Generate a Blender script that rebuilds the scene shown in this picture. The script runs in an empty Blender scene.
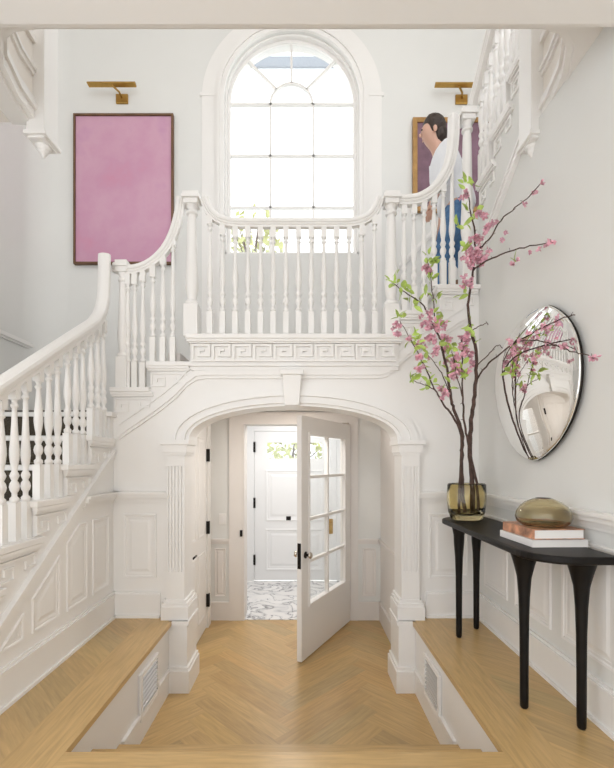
import bpy, bmesh, math, random
from mathutils import Vector, Matrix, noise
R = random.Random(7)
PI = math.pi
COL = bpy.context.scene.collection
F, U0, V0, EYE = 430.0, 302.0, 462.0, 1.2
LOW = -0.526
RIS = 0.1973
YN = -1.3                      # where the modelled hall ends behind the camera
def P(u, v, Y):
    return Vector(((u-U0)*Y/F, Y, EYE+(V0-v)*Y/F))

# ------------------------------------------------------------------ materials
def mat(name, col, rough=.5, metal=0, bump=0, bscale=60, var=0, vscale=3, trans=0, ior=1.45, spec=.5, coat=0):
    m = bpy.data.materials.new(name); m.use_nodes = True
    nt = m.node_tree; b = nt.nodes['Principled BSDF']
    b.inputs['Base Color'].default_value = (*col, 1)
    b.inputs['Roughness'].default_value = rough
    b.inputs['Metallic'].default_value = metal
    b.inputs['IOR'].default_value = ior
    b.inputs['Specular IOR Level'].default_value = spec
    b.inputs['Transmission Weight'].default_value = trans
    b.inputs['Coat Weight'].default_value = coat
    tc = nt.nodes.new('ShaderNodeTexCoord')
    if var:
        n = nt.nodes.new('ShaderNodeTexNoise'); n.inputs['Scale'].default_value = vscale; n.inputs['Detail'].default_value = 4
        nt.links.new(tc.outputs['Object'], n.inputs['Vector'])
        r = nt.nodes.new('ShaderNodeValToRGB')
        r.color_ramp.elements[0].position = .3; r.color_ramp.elements[1].position = .7
        r.color_ramp.elements[0].color = (*[max(0, c*(1-var)) for c in col], 1)
        r.color_ramp.elements[1].color = (*[min(1, c*(1+var)) for c in col], 1)
        nt.links.new(n.outputs['Fac'], r.inputs['Fac']); nt.links.new(r.outputs['Color'], b.inputs['Base Color'])
    if bump:
        n = nt.nodes.new('ShaderNodeTexNoise'); n.inputs['Scale'].default_value = bscale
        nt.links.new(tc.outputs['Object'], n.inputs['Vector'])
        bp = nt.nodes.new('ShaderNodeBump'); bp.inputs['Strength'].default_value = bump; bp.inputs['Distance'].default_value = .01
        nt.links.new(n.outputs['Fac'], bp.inputs['Height']); nt.links.new(bp.outputs['Normal'], b.inputs['Normal'])
    return m

WALL = mat('wall_paint', (.735, .735, .715), .75, var=.015, vscale=1.5)
TRIM = mat('trim_paint', (.82, .805, .785), .35, var=.01, vscale=2)
CEIL = mat('ceiling_paint', (.80, .76, .71), .8)
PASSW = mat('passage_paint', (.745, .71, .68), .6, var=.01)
BLACKMETAL = mat('oil_rubbed_bronze', (.018, .015, .013), .35, metal=.7, bump=.05)
BRASS = mat('aged_brass', (.50, .31, .09), .35, metal=1, var=.1, vscale=20)
NICKEL = mat('brushed_nickel', (.6, .56, .5), .2, metal=1)
RUNNER = mat('dark_runner', (.075, .062, .045), .95, bump=.5, bscale=300, var=.3, vscale=90)
EBONY = mat('ebonised_wood', (.006, .005, .0045), .42, spec=.25, var=.35, vscale=14, bump=.05, bscale=90)
FRAMEW = mat('bronze_frame', (.16, .085, .045), .45, metal=.3, var=.2, vscale=9)
GOLDF = mat('gold_frame', (.36, .21, .08), .4, metal=.6, var=.2, vscale=12)
AMBER = mat('amber_glass', (.92, .83, .54), .03, trans=1, ior=1.45)
SMOKE = mat('smoky_glass', (.84, .77, .58), .02, trans=1, ior=1.4)
PAPER = mat('paper', (.8, .78, .75), .8, bump=.2, bscale=200)
COVERW = mat('book_white', (.82, .80, .79), .45)
COVERO = mat('book_rust', (.45, .22, .13), .4, var=.6, vscale=22)
BARK = mat('bark', (.085, .05, .04), .8, bump=.6, bscale=120, var=.4, vscale=30)
LEAF = mat('young_leaf', (.42, .56, .13), .5, var=.35, vscale=14)
PETAL = mat('pink_petal', (.72, .40, .48), .6, var=.3, vscale=25)
OUTLEAF = mat('garden_leaf', (.50, .52, .22), .6, var=.4, vscale=4)
SKIN = mat('skin', (.62, .38, .29), .5)
HAIR = mat('dark_hair', (.035, .022, .016), .5, bump=.6, bscale=90)
SHIRT = mat('white_shirt', (.78, .79, .82), .8, bump=.3, bscale=30)
DENIM = mat('blue_denim', (.09, .20, .38), .85, bump=.4, bscale=200, var=.25, vscale=20)
SHOE = mat('shoe_leather', (.25, .14, .08), .5)
EAVEM = mat('eave_paint', (.34, .37, .42), .7)
VENTB = mat('vent_shadow', (.25, .25, .25), .8)
STONE = mat('path_stone', (.4, .4, .38), .9, var=.2)

def wood_mat(name, base, rough=.3):
    """oak planks: uv x runs along each plank, attribute tone varies board to board"""
    m = bpy.data.materials.new(name); m.use_nodes = True
    nt = m.node_tree; b = nt.nodes['Principled BSDF']; b.inputs['Roughness'].default_value = rough
    uv = nt.nodes.new('ShaderNodeUVMap'); uv.uv_map = 'grain'
    mp = nt.nodes.new('ShaderNodeMapping'); mp.inputs['Scale'].default_value = (3, 34, 1)
    nt.links.new(uv.outputs['UV'], mp.inputs['Vector'])
    n = nt.nodes.new('ShaderNodeTexNoise'); n.inputs['Scale'].default_value = 1.6; n.inputs['Detail'].default_value = 6; n.inputs['Distortion'].default_value = .6
    nt.links.new(mp.outputs['Vector'], n.inputs['Vector'])
    r = nt.nodes.new('ShaderNodeValToRGB')
    r.color_ramp.elements[0].position = .25; r.color_ramp.elements[1].position = .75
    r.color_ramp.elements[0].color = (*[c*.78 for c in base], 1); r.color_ramp.elements[1].color = (*[c*1.12 for c in base], 1)
    nt.links.new(n.outputs['Fac'], r.inputs['Fac'])
    at = nt.nodes.new('ShaderNodeAttribute'); at.attribute_name = 'tone'
    mx = nt.nodes.new('ShaderNodeMix'); mx.data_type = 'RGBA'; mx.blend_type = 'MULTIPLY'; mx.inputs['Factor'].default_value = 1
    nt.links.new(r.outputs['Color'], mx.inputs['A']); nt.links.new(at.outputs['Color'], mx.inputs['B'])
    nt.links.new(mx.outputs['Result'], b.inputs['Base Color'])
    bp = nt.nodes.new('ShaderNodeBump'); bp.inputs['Strength'].default_value = .06
    nt.links.new(n.outputs['Fac'], bp.inputs['Height']); nt.links.new(bp.outputs['Normal'], b.inputs['Normal'])
    return m
OAK = wood_mat('oak_floor', (.56, .375, .165))

def marble_mat():
    m = mat('veined_marble', (.8, .79, .78), .2)
    nt = m.node_tree; b = nt.nodes['Principled BSDF']; tc = nt.nodes['Texture Coordinate']
    n = nt.nodes.new('ShaderNodeTexNoise'); n.inputs['Scale'].default_value = 3.2; n.inputs['Detail'].default_value = 7; n.inputs['Distortion'].default_value = 1.6
    nt.links.new(tc.outputs['Object'], n.inputs['Vector'])
    r = nt.nodes.new('ShaderNodeValToRGB'); e = r.color_ramp.elements
    e[0].position = .42; e[0].color = (.82, .81, .80, 1); e[1].position = .6; e[1].color = (.78, .77, .76, 1)
    for p, c in ((.485, .7), (.505, .16), (.525, .62)):
        q = e.new(p); q.color = (c, c, c*1.02, 1)
    nt.links.new(n.outputs['Fac'], r.inputs['Fac']); nt.links.new(r.outputs['Color'], b.inputs['Base Color'])
    return m
MARBLE = marble_mat()

def pane_mat(name, refl=.08):
    m = bpy.data.materials.new(name); m.use_nodes = True; nt = m.node_tree
    nt.nodes.remove(nt.nodes['Principled BSDF']); out = nt.nodes['Material Output']
    t = nt.nodes.new('ShaderNodeBsdfTransparent'); t.inputs['Color'].default_value = (.97, .98, .98, 1)
    g = nt.nodes.new('ShaderNodeBsdfGlossy'); g.inputs['Roughness'].default_value = .02
    mx = nt.nodes.new('ShaderNodeMixShader'); mx.inputs['Fac'].default_value = refl
    nt.links.new(t.outputs[0], mx.inputs[1]); nt.links.new(g.outputs[0], mx.inputs[2]); nt.links.new(mx.outputs[0], out.inputs['Surface'])
    return m
PANE = pane_mat('clear_pane')
MIRROR = mat('silvered_mirror', (.90, .895, .88), .015, metal=1)

def paint_mat(name, cols, scale, rough=.7):
    m = mat(name, cols[0], rough); nt = m.node_tree; b = nt.nodes['Principled BSDF']; tc = nt.nodes['Texture Coordinate']
    n = nt.nodes.new('ShaderNodeTexNoise'); n.inputs['Scale'].default_value = scale; n.inputs['Detail'].default_value = 5; n.inputs['Roughness'].default_value = .6
    nt.links.new(tc.outputs['Object'], n.inputs['Vector'])
    r = nt.nodes.new('ShaderNodeValToRGB'); e = r.color_ramp.elements
    e[0].position = .3; e[0].color = (*cols[0], 1); e[1].position = .7; e[1].color = (*cols[-1], 1)
    for i, c in enumerate(cols[1:-1]):
        q = e.new(.3+.4*(i+1)/(len(cols)-1)); q.color = (*c, 1)
    nt.links.new(n.outputs['Fac'], r.inputs['Fac']); nt.links.new(r.outputs['Color'], b.inputs['Base Color'])
    return m
PINK = paint_mat('pink_paint', [(.60, .27, .385), (.57, .305, .43), (.60, .35, .46), (.54, .29, .44)], 1.5)
MAUVE = paint_mat('mauve_paint', [(.12, .07, .09), (.21, .12, .16), (.28, .17, .23)], 3.5)

# ------------------------------------------------------------------ mesh builder
class MB:
    def __init__(s): s.bm = bmesh.new()
    def face(s, pts):
        vs = [s.bm.verts.new(p) for p in pts]
        try: return s.bm.faces.new(vs)
        except ValueError: return None
    def box(s, x0, x1, y0, y1, z0, z1):
        if x0 > x1: x0, x1 = x1, x0
        if y0 > y1: y0, y1 = y1, y0
        if z0 > z1: z0, z1 = z1, z0
        v = [s.bm.verts.new((x, y, z)) for x in (x0, x1) for y in (y0, y1) for z in (z0, z1)]
        for f in ((0,1,3,2),(4,6,7,5),(0,4,5,1),(2,3,7,6),(0,2,6,4),(1,5,7,3)):
            s.bm.faces.new([v[i] for i in f])
        return s
    def prism(s, poly, fn, c0, c1):
        """poly (a,b) list, fn(a,b,c)->point, extruded from c0 to c1"""
        A = [s.bm.verts.new(fn(a, b, c0)) for a, b in poly]; B = [s.bm.verts.new(fn(a, b, c1)) for a, b in poly]
        s.bm.faces.new(A); s.bm.faces.new(B[::-1]); n = len(poly)
        for i in range(n): s.bm.faces.new((A[i], B[i], B[(i+1) % n], A[(i+1) % n]))
        return s
    def rings(s, rings, closed=False, caps=True, smooth=True):
        V = [[s.bm.verts.new(p) for p in r] for r in rings]; n = len(V[0]); m = len(V)
        for i in range(m if closed else m-1):
            a, b = V[i], V[(i+1) % m]
            for j in range(n):
                f = s.bm.faces.new((a[j], a[(j+1) % n], b[(j+1) % n], b[j])); f.smooth = smooth
        if caps and not closed:
            s.bm.faces.new(V[0][::-1]); s.bm.faces.new(V[-1])
        return s
    def lathe(s, prof, c=(0,0,0), seg=12, caps=True, smooth=True, sx=1, sy=1):
        c = Vector(c)
        rr = [[c+Vector((max(r, 1e-4)*sx*math.cos(2*PI*k/seg), max(r, 1e-4)*sy*math.sin(2*PI*k/seg), z)) for k in range(seg)] for r, z in prof]
        return s.rings(rr, caps=caps, smooth=smooth)
    def sq(s, c, h, z0, z1):
        return s.box(c[0]-h, c[0]+h, c[1]-h, c[1]+h, c[2]+z0, c[2]+z1)
    def sweep(s, path, prof, side, closed=False, smooth=True):
        side = Vector(side); n = len(path); rr = []
        path = [Vector(p) for p in path]
        for i, p in enumerate(path):
            a = path[i-1] if (i > 0 or closed) else p
            b = path[(i+1) % n] if (i < n-1 or closed) else p
            t = (b-a).normalized(); up = side.cross(t).normalized()
            rr.append([p+side*x+up*y for x, y in prof])
        return s.rings(rr, closed=closed, smooth=smooth)
    def flat_sweep(s, path, prof, closed=False, smooth=False):
        """path in plan; profile (out, up), out = right of travel, mitred"""
        n = len(path); rr = []; path = [Vector(p) for p in path]
        for i, p in enumerate(path):
            a = path[i-1] if (i > 0 or closed) else None
            b = path[(i+1) % n] if (i < n-1 or closed) else None
            t1 = (p-a).normalized() if a is not None else (b-p).normalized()
            t2 = (b-p).normalized() if b is not None else t1
            n1 = Vector((t1.y, -t1.x, 0)); n2 = Vector((t2.y, -t2.x, 0))
            m = (n1+n2); m = m.normalized() if m.length > 1e-6 else n1
            k = 1/max(.3, m.dot(n1))
            rr.append([p+m*(x*k)+Vector((0, 0, z)) for x, z in prof])
        return s.rings(rr, closed=closed, smooth=smooth)
    def tube(s, path, rad, seg=7, smooth=True):
        path = [Vector(p) for p in path]; n = len(path)
        if not isinstance(rad, (list, tuple)): rad = [rad]*n
        ref = Vector((.31, .9, .2)).normalized(); rr = []
        for i, p in enumerate(path):
            t = (path[min(i+1, n-1)]-path[max(i-1, 0)]).normalized()
            a = t.cross(ref); 
            if a.length < .05: a = t.cross(Vector((1, 0, 0)))
            a.normalize(); b = t.cross(a)
            rr.append([p+(a*math.cos(2*PI*k/seg)+b*math.sin(2*PI*k/seg))*rad[i] for k in range(seg)])
        return s.rings(rr, smooth=smooth)
    def panel(s, poly, fn, w=.036, d=.010, field=True):
        """raised moulding round a convex polygon on a wall plane, fn(a,b,c) with c outward"""
        def inset(pl, k):
            n = len(pl); cx = sum(p[0] for p in pl)/n; cy = sum(p[1] for p in pl)/n; out = []
            for i in range(n):
                p0, p1, p2 = Vector(pl[i-1]), Vector(pl[i]), Vector(pl[(i+1) % n])
                def nrm(a, b):
                    e = (b-a).normalized(); q = Vector((-e.y, e.x))
                    if q.dot(Vector((cx, cy))-a) < 0: q = -q
                    return q
                n1, n2 = nrm(p0, p1), nrm(p1, p2); m = (n1+n2).normalized()
                q = p1+m*(k/max(.25, m.dot(n1))); out.append((q.x, q.y))
            return out
        levels = [(0, 0), (w*.12, d), (w*.45, d*.85), (w*.6, d*.3), (w*.95, d*.3), (w*1.0, .001)]
        if field: levels += [(w*1.35, .001), (w*1.9, d*.6)]
        rr = [[fn(a, b, c) for a, b in inset(poly, k)] for k, c in levels]
        s.rings(rr, caps=False, smooth=False); s.face(rr[-1])
        return s
    def keypath(s, pts, fn, t, d, c0=0):
        """mitred strip of width t along a polyline on a wall"""
        pts = [Vector(p) for p in pts]; n = len(pts); rr = []
        for i, p in enumerate(pts):
            t1 = (p-pts[i-1]).normalized() if i else (pts[1]-p).normalized()
            t2 = (pts[i+1]-p).normalized() if i < n-1 else t1
            n1 = Vector((-t1.y, t1.x)); m = (n1+Vector((-t2.y, t2.x))).normalized(); k = t/2/max(.3, m.dot(n1))
            L, Rr = p+m*k, p-m*k
            rr.append([fn(L.x, L.y, c0), fn(L.x, L.y, c0+d), fn(Rr.x, Rr.y, c0+d), fn(Rr.x, Rr.y, c0)])
        return s.rings(rr, smooth=False)
    def build(s, name, m, parent=None, bevel=0, nrm=True, copy_loc=None):
        if nrm: bmesh.ops.recalc_face_normals(s.bm, faces=s.bm.faces)
        root = parent
        while root is not None and root.parent is not None: root = root.parent
        off = root.location.copy() if root is not None else Vector((0, 0, 0))
        if copy_loc is not None: off = Vector(copy_loc)
        if off.length: bmesh.ops.translate(s.bm, verts=s.bm.verts, vec=-off)
        me = bpy.data.meshes.new(name); s.bm.to_mesh(me); s.bm.free()
        for q in (m if isinstance(m, (list, tuple)) else [m]): me.materials.append(q)
        o = bpy.data.objects.new(name, me); COL.objects.link(o)
        if parent is not None: o.parent = parent
        if bevel:
            b = o.modifiers.new('bevel', 'BEVEL'); b.width = bevel; b.segments = 2; b.limit_method = 'ANGLE'
        return o

def thing(name, label, cat, loc=(0, 0, 0), group=None):
    o = bpy.data.objects.new(name, None); COL.objects.link(o); o.location = loc; o.empty_display_size = .1
    o['label'] = label; o['category'] = cat
    if group: o['group'] = group
    return o
def tag(o, label, cat, group=None):
    o['label'] = label; o['category'] = cat
    if group: o['group'] = group
    return o
def struct(o, label=None, cat=None):
    o['kind'] = 'structure'
    if label: o['label'] = label
    if cat: o['category'] = cat
    return o
def inst(o, loc, parent):
    c = o.copy(); COL.objects.link(c); c.parent = parent
    r = parent
    while r.parent is not None: r = r.parent
    c.location = Vector(loc)-r.location
    return c

XL, XR = -1.46, 1.37          # faces of the stair walls
XOL, XOR = -2.85, 2.75        # outer walls
YA, YB = 3.33, 4.70           # arch wall, window wall
WL, WR = -1.005, .858         # sunken passage sides
front = lambda a, b, c: Vector((a, YA-c, b))          # on the arch wall, c towards camera
leftw = lambda a, b, c: Vector((XL+c, a, b))          # on the left stair wall
rightw = lambda a, b, c: Vector((XR-c, a, b))         # on the right wall
backw = lambda a, b, c: Vector((a, YB-c, b))

# ------------------------------------------------------------------ floors
def planks(x0, x1, y0, y1, z, W, L, bm, uvl, tl, ang=PI/4, org=(0, 0)):
    t1 = Vector((W, W)); t2 = Vector((L+W, W-L)); rot = Matrix.Rotation(ang, 2)
    cx, cy = (x0+x1)/2, (y0+y1)/2; rad = math.hypot(x1-x0, y1-y0)/2+L
    N = int(rad/W)+8
    pieces = []
    for j in range(-6, 7):
        for i in range(-N*2, N*2):
            o = t1*i+t2*j
            for hz in (True, False):
                q = o if hz else o+Vector((L, W-L))
                w, h = (L, W) if hz else (W, L)
                c = [Vector((q.x, q.y)), Vector((q.x+w, q.y)), Vector((q.x+w, q.y+h)), Vector((q.x, q.y+h))]
                c = [rot @ p + Vector(org) for p in c]
                if max(p.x for p in c) < x0 or min(p.x for p in c) > x1 or max(p.y for p in c) < y0 or min(p.y for p in c) > y1: continue
                pieces.append((c, hz))
    def clip(pl, uvs, ax, val, keep_less):
        out, uo = [], []
        n = len(pl)
        for k in range(n):
            a, b = pl[k], pl[(k+1) % n]; ua, ub = uvs[k], uvs[(k+1) % n]
            ia = (a[ax] <= val) == keep_less; ib = (b[ax] <= val) == keep_less
            if ia: out.append(a); uo.append(ua)
            if ia != ib:
                t = (val-a[ax])/(b[ax]-a[ax]); out.append(a.lerp(b, t)); uo.append(ua.lerp(ub, t))
        return out, uo
    for c, hz in pieces:
        r1, r2 = R.random()*20, R.random()*20
        uvs = [Vector((0, 0)), Vector((L, 0)), Vector((L, W)), Vector((0, W))] if hz else [Vector((0, 0)), Vector((0, W)), Vector((L, W)), Vector((L, 0))]
        uvs = [q+Vector((r1, r2)) for q in uvs]
        for ax, val, kl in ((0, x0, False), (0, x1, True), (1, y0, False), (1, y1, True)):
            c, uvs = clip(c, uvs, ax, val, kl)
            if len(c) < 3: break
        if len(c) < 3: continue
        plank_face([Vector((p.x, p.y, z)) for p in c], uvs, R.uniform(.93, 1.06), bm, uvl, tl)
def plank_face(pts, uvs, tone, bm, uvl, tl):
    f = bm.faces.new([bm.verts.new(p) for p in pts])
    w = R.uniform(-.03, .03)
    for lp, q in zip(f.loops, uvs):
        lp[uvl].uv = q; lp[tl] = (tone*(1+w), tone, tone*(1-w), 1)
def board(x0, x1, y0, y1, z0, z1, along, bm, uvl, tl, tone=1.0):
    r1, r2 = R.random()*20, R.random()*20
    v = lambda x, y, z: Vector((x, y, z))
    fs = [[v(x0,y0,z1),v(x1,y0,z1),v(x1,y1,z1),v(x0,y1,z1)], [v(x0,y0,z0),v(x0,y1,z0),v(x1,y1,z0),v(x1,y0,z0)],
          [v(x0,y0,z0),v(x1,y0,z0),v(x1,y0,z1),v(x0,y0,z1)], [v(x0,y1,z0),v(x0,y1,z1),v(x1,y1,z1),v(x1,y1,z0)],
          [v(x0,y0,z0),v(x0,y0,z1),v(x0,y1,z1),v(x0,y1,z0)], [v(x1,y0,z0),v(x1,y1,z0),v(x1,y1,z1),v(x1,y0,z1)]]
    for f in fs:
        uvs = [Vector(((p.y if along == 'y' else p.x)+r1, (p.x if along == 'y' else p.y)+p.z+r2)) for p in f]
        plank_face(f, uvs, tone, bm, uvl, tl)
def wood_obj(name, fill, parent=None, m=None):
    b = MB(); uvl = b.bm.loops.layers.uv.new('grain'); tl = b.bm.loops.layers.color.new('tone')
    fill(b.bm, uvl, tl)
    return b.build(name, m or OAK, parent, nrm=False)
YF = 1.78                     # edge of the near floor
BW = .20                      # border board
def low_floor(bm, uvl, tl):
    planks(WL, WR, YF+.02, YB, LOW, .14, .84, bm, uvl, tl, org=(-.07, 0))
struct(wood_obj('floor', low_floor), 'sunken oak herringbone floor leading to the glazed door', 'floor')
def side_floor_l(bm, uvl, tl):
    planks(XL, WL-BW, YN, YA, 0, .14, .84, bm, uvl, tl, org=(.21, .1))
    board(WL-BW, WL+.025, YF-BW, YA-.0, -.03, 0, 'y', bm, uvl, tl, 1.08)
def side_floor_r(bm, uvl, tl):
    planks(WR+BW, XR, YN, YA, 0, .14, .84, bm, uvl, tl, org=(.33, .2))
    board(WR-.025, WR+BW, YF-BW, YA, -.03, 0, 'y', bm, uvl, tl, 1.05)
def near_floor(bm, uvl, tl):
    planks(WL-BW, WR+BW, YN, YF-BW, 0, .14, .84, bm, uvl, tl)
    board(WL+.0255, WR-.0255, YF-BW, YF, -.03, 0, 'x', bm, uvl, tl, 1.1)
struct(wood_obj('floor', side_floor_l), 'raised oak floor along the left stair wall', 'floor')
struct(wood_obj('floor', side_floor_r), 'raised oak floor under the black console', 'floor')
struct(wood_obj('floor', near_floor), 'oak floor edge nearest the camera', 'floor')
# sub floor body under the raised floor
MB().box(XOL, WL, YN, YA+.1, -.6, -.031).build('floor', TRIM)['kind'] = 'structure'
MB().box(WR, XR+.3, YN, YA+.1, -.6, -.031).build('floor', TRIM)['kind'] = 'structure'
MB().box(WL+.001, WR-.001, YN, YF, -.6, -.031).build('floor', TRIM)['kind'] = 'structure'
MB().box(XOL, XOR, YN, 8, -.75, LOW-.06).build('floor', TRIM)['kind'] = 'structure'
MB().box(XOL, XL, YN, YB, -.03, 0).build('floor', TRIM)['kind'] = 'structure'
# two steps down
st = thing('steps', 'pair of oak steps down from the near floor to the sunken floor', 'steps', (-.07, YF+.2, LOW))
for k, (yn, z) in enumerate(((2.06, -.175), (2.36, -.35))):
    y_prev = YF if k == 0 else 2.03
    wood_obj('tread', lambda bm, a, b: board(WL+.002, WR-.002, y_prev+.001, yn, z-.03, z, 'x', bm, a, b, 1.05), st)
    MB().box(WL+.002, WR-.002, y_prev+.001, yn-.03, LOW+.001, z-.031).build('riser', TRIM, st)

# ------------------------------------------------------------------ walls of the sunken part
for s, x in ((1, WL), (-1, WR)):
    b = MB()
    sd = lambda a, bb, c, x=x, s=s: Vector((x+s*c, a, bb))
    b.prism([(YF, -.031), (YA-.1, -.031), (YA-.1, -.06), (YF, -.06)], sd, 0, .012)
    b.prism([(2.39, LOW), (YA-.1, LOW), (YA-.1, LOW+.15), (2.39, LOW+.15)], sd, 0, .014)
    b.prism([(2.39, LOW+.15), (YA-.1, LOW+.15), (YA-.1, LOW+.172), (2.39, LOW+.172)], sd, 0, .02)
    o = b.build('baseboard_left' if s == 1 else 'baseboard_right', TRIM); struct(o)
    # vent register
    cy, cz = 2.80, -.255
    v = thing('air_vent', 'white louvred vent in the %s side of the sunken step, %s' % (('left', 'below the bare oak ledge') if s == 1 else ('right', 'below the black console')), 'vent', (x+s*.001, cy, cz-.16))
    f = MB()
    for (a0, a1, b0, b1) in ((-.165, -.14, -.145, .145), (.14, .165, -.145, .145), (-.14, .14, .12, .145), (-.14, .14, -.145, -.12)):
        f.prism([(cy+a0, cz+b0), (cy+a1, cz+b0), (cy+a1, cz+b1), (cy+a0, cz+b1)], sd, .001, .022)
    f.build('frame', TRIM, v, bevel=.003)
    lv = None
    for k in range(8):
        z = cz-.105+k*.03
        MB().prism([(cy-.14, z-.007), (cy+.14, z-.007), (cy+.14, z+.005), (cy-.14, z+.005)], lambda a, bb, c, z=z: sd(a, bb, c+.010+(z-bb)*.55), 0, .003).build('louver', mat('vent_enamel', (.80, .80, .80), .2, metal=.6) if k == 0 and s == 1 else bpy.data.materials['vent_enamel'], v)
    f = MB(); f.prism([(cy-.14, cz-.12), (cy+.14, cz-.12), (cy+.14, cz+.12), (cy-.14, cz+.12)], sd, .001, .003); f.build('backing', VENTB, v)

# ------------------------------------------------------------------ stair geometry numbers
lev = lambda k: RIS*k
def noseL(k): return 2.93-.303*(7-k)          # left flight nosing Y
FX = {9: -1.48, 10: -1.20, 11: -.885, 12: .71, 13: 1.035}   # front flights nosing X
def noseR(k): return 3.33-.25*(k-17)          # right flight nosing Y (going towards camera)
# arch wall with opening
AX, AHW, ASP, ARISE = -.069, .800, 1.368, .262   # centre, half width, spring z, rise
arch = [(AX+AHW*math.cos(PI-PI*k/32), ASP+ARISE*(math.sin(PI*k/32)**.92)) for k in range(33)]
T = .036
out = [(XL, 0), (XL, lev(9)-T), (-1.2+.03, lev(9)-T), (-1.2+.03, lev(10)-T), (-.885+.03, lev(10)-T), (-.885+.03, lev(11)-T),
       (.71+.03, lev(11)-T), (.71+.03, lev(12)-T), (1.065, lev(12)-T), (1.065, lev(13)-T), (XR+.1, lev(13)-T), (XR+.1, 0), (WR, 0), (WR, LOW),
       (AX+AHW+.034, LOW), (AX+AHW+.034, ASP-.02), (AX+AHW, ASP-.02)] + arch[::-1] + [(AX-AHW, ASP-.02), (AX-AHW-.034, ASP-.02), (AX-AHW-.034, LOW), (WL, LOW), (WL, 0)]
o = MB().prism(out, front, 0, -.22).build('wall_back', TRIM); struct(o, 'white wall with elliptical arch below the stair landing', 'wall')
# left and right stair walls
pl = [(.9, 0), (YA+.02, 0), (YA+.02, lev(8)-T), (noseL(8)+.03, lev(8)-T)]
for k in range(7, 0, -1):
    pl += [(noseL(k+1)+.03, lev(k)-T), (noseL(k)+.03, lev(k)-T)]
pl += [(.9, .1)]
struct(MB().prism(pl, leftw, 0, -.1).build('wall_left', TRIM), 'white panelled wall under the left staircase', 'wall')
pr = [(YN, 0), (YA, 0), (YA, lev(17)-T), (noseR(18)-.03, lev(17)-T), (noseR(18)-.03, lev(18)-T), (noseR(19)-.03, lev(18)-T), (noseR(19)-.03, lev(19)-T), (2.5, lev(19)-T), (2.5, 3.19), (YN, 3.19)]
struct(MB().prism(pr, rightw, 0, -.1).build('wall_right', WALL), 'white wall behind the black console and mirror', 'wall')
# outer walls
struct(MB().box(XOL-.1, XOL, .9, YB, 0, 6.6).box(XOL-.1, XOL, YN, .9, 2.9, 6.6).build('wall_left', WALL), 'white wall beyond the left staircase', 'wall')  # lower near end left open, an added gap for daylight onto the right wall
struct(MB().box(XOR, XOR+.1, 2.5, YB, 0, 6.6).build('wall_right', WALL), 'white outer wall beyond the right staircase', 'wall')
rc = .33
b = MB(); b.prism([(XOL, YB)]+[(XOL+rc-rc*math.cos(PI/2*k/30), YB-rc+rc*math.sin(PI/2*k/30)) for k in range(31)], lambda a, bb, c: Vector((a, bb, c)), 1.6, 6.6)
struct(b.build('wall_left', WALL), 'rounded corner beside the pink painting', 'wall')
# passage walls / ceiling
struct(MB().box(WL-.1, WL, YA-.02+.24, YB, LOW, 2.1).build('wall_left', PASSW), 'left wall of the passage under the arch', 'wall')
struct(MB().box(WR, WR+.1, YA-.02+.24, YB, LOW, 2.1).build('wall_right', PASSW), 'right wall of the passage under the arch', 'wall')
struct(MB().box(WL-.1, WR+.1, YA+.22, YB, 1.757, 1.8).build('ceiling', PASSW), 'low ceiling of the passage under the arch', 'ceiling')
# window wall: window opening above, door opening below
WYG = 4.80
wc = P(292, 106, WYG); wr = 66*WYG/F; sill = P(292, 258, WYG).z
DX0, DX1, DTOP = P(243.5, 0, YB).x, P(346.5, 0, YB).x, 1.61
b = MB(); th = .22
def rect(x0, x1, z0, z1): b.box(x0, x1, YB, YB+th, z0, z1)
rect(XOL-.1, DX0, LOW, 2.0); rect(DX1, XOR+.1, LOW, 2.0); rect(DX0, DX1, DTOP, 2.0)
rect(XOL-.1, wc.x-wr, 2.0, 6.6); rect(wc.x+wr, XOR+.1, 2.0, 6.6); rect(wc.x-wr, wc.x+wr, 2.0, sill)
top = [(wc.x+wr*math.cos(PI*k/40), wc.z+wr*math.sin(PI*k/40)) for k in range(41)]
b.prism([(wc.x+wr, 6.6)]+top+[(wc.x-wr, 6.6)], lambda a, bb, c: Vector((a, YB+c, bb)), 0, th)
struct(b.build('wall_back', WALL), 'white window wall with the pink painting', 'wall')
# upper floor slab with rounded opening corners, upper ceiling
SOF = 3.19
edgeR = [(1.395, 2.50), (1.385, 2.38), (1.345, 2.20), (1.275, 2.05), (1.20, 1.985), (1.10, 1.96)]
edgeL = [(-1.56, 2.52), (-1.55, 2.34), (-1.50, 2.14), (-1.42, 2.02), (-1.33, 1.975), (-1.22, 1.96)]
slab = [(XOL, YN), (XOR, YN), (XOR, 2.5)] + edgeR + edgeL[::-1] + [(XOL, 2.52)]
o = MB().prism(slab, lambda a, bb, c: Vector((a, bb, c)), SOF, 3.94).build('ceiling', CEIL); struct(o, 'upper floor slab and soffit over the hall', 'ceiling')
b = MB()
path = [Vector((x, y, 0)) for x, y in edgeR+edgeL[::-1]]     # travelling -X; right of travel = +Y = into the opening
for z0, z1, d in ((3.185, 3.235, .012), (3.235, 3.262, .028), (3.262, 3.30, .016), (3.43, 3.455, .014), (3.455, 3.475, .026), (3.62, 3.66, .02)):
    b.flat_sweep([p for p in path], [(-.02, z0), (d, z0), (d, z1), (-.02, z1)])
b.flat_sweep(path, [(-.13, 3.172), (-.02, 3.172), (-.012, 3.191), (-.15, 3.191)])
b.box(XOL, XOR, 1.50, YF, 3.012, SOF-.001); b.box(XOL, XR, YF, YF+.03, 3.03, 3.06)
struct(b.build('trim_1', TRIM), 'moulded edge of the upper floor opening', 'trim')
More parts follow.
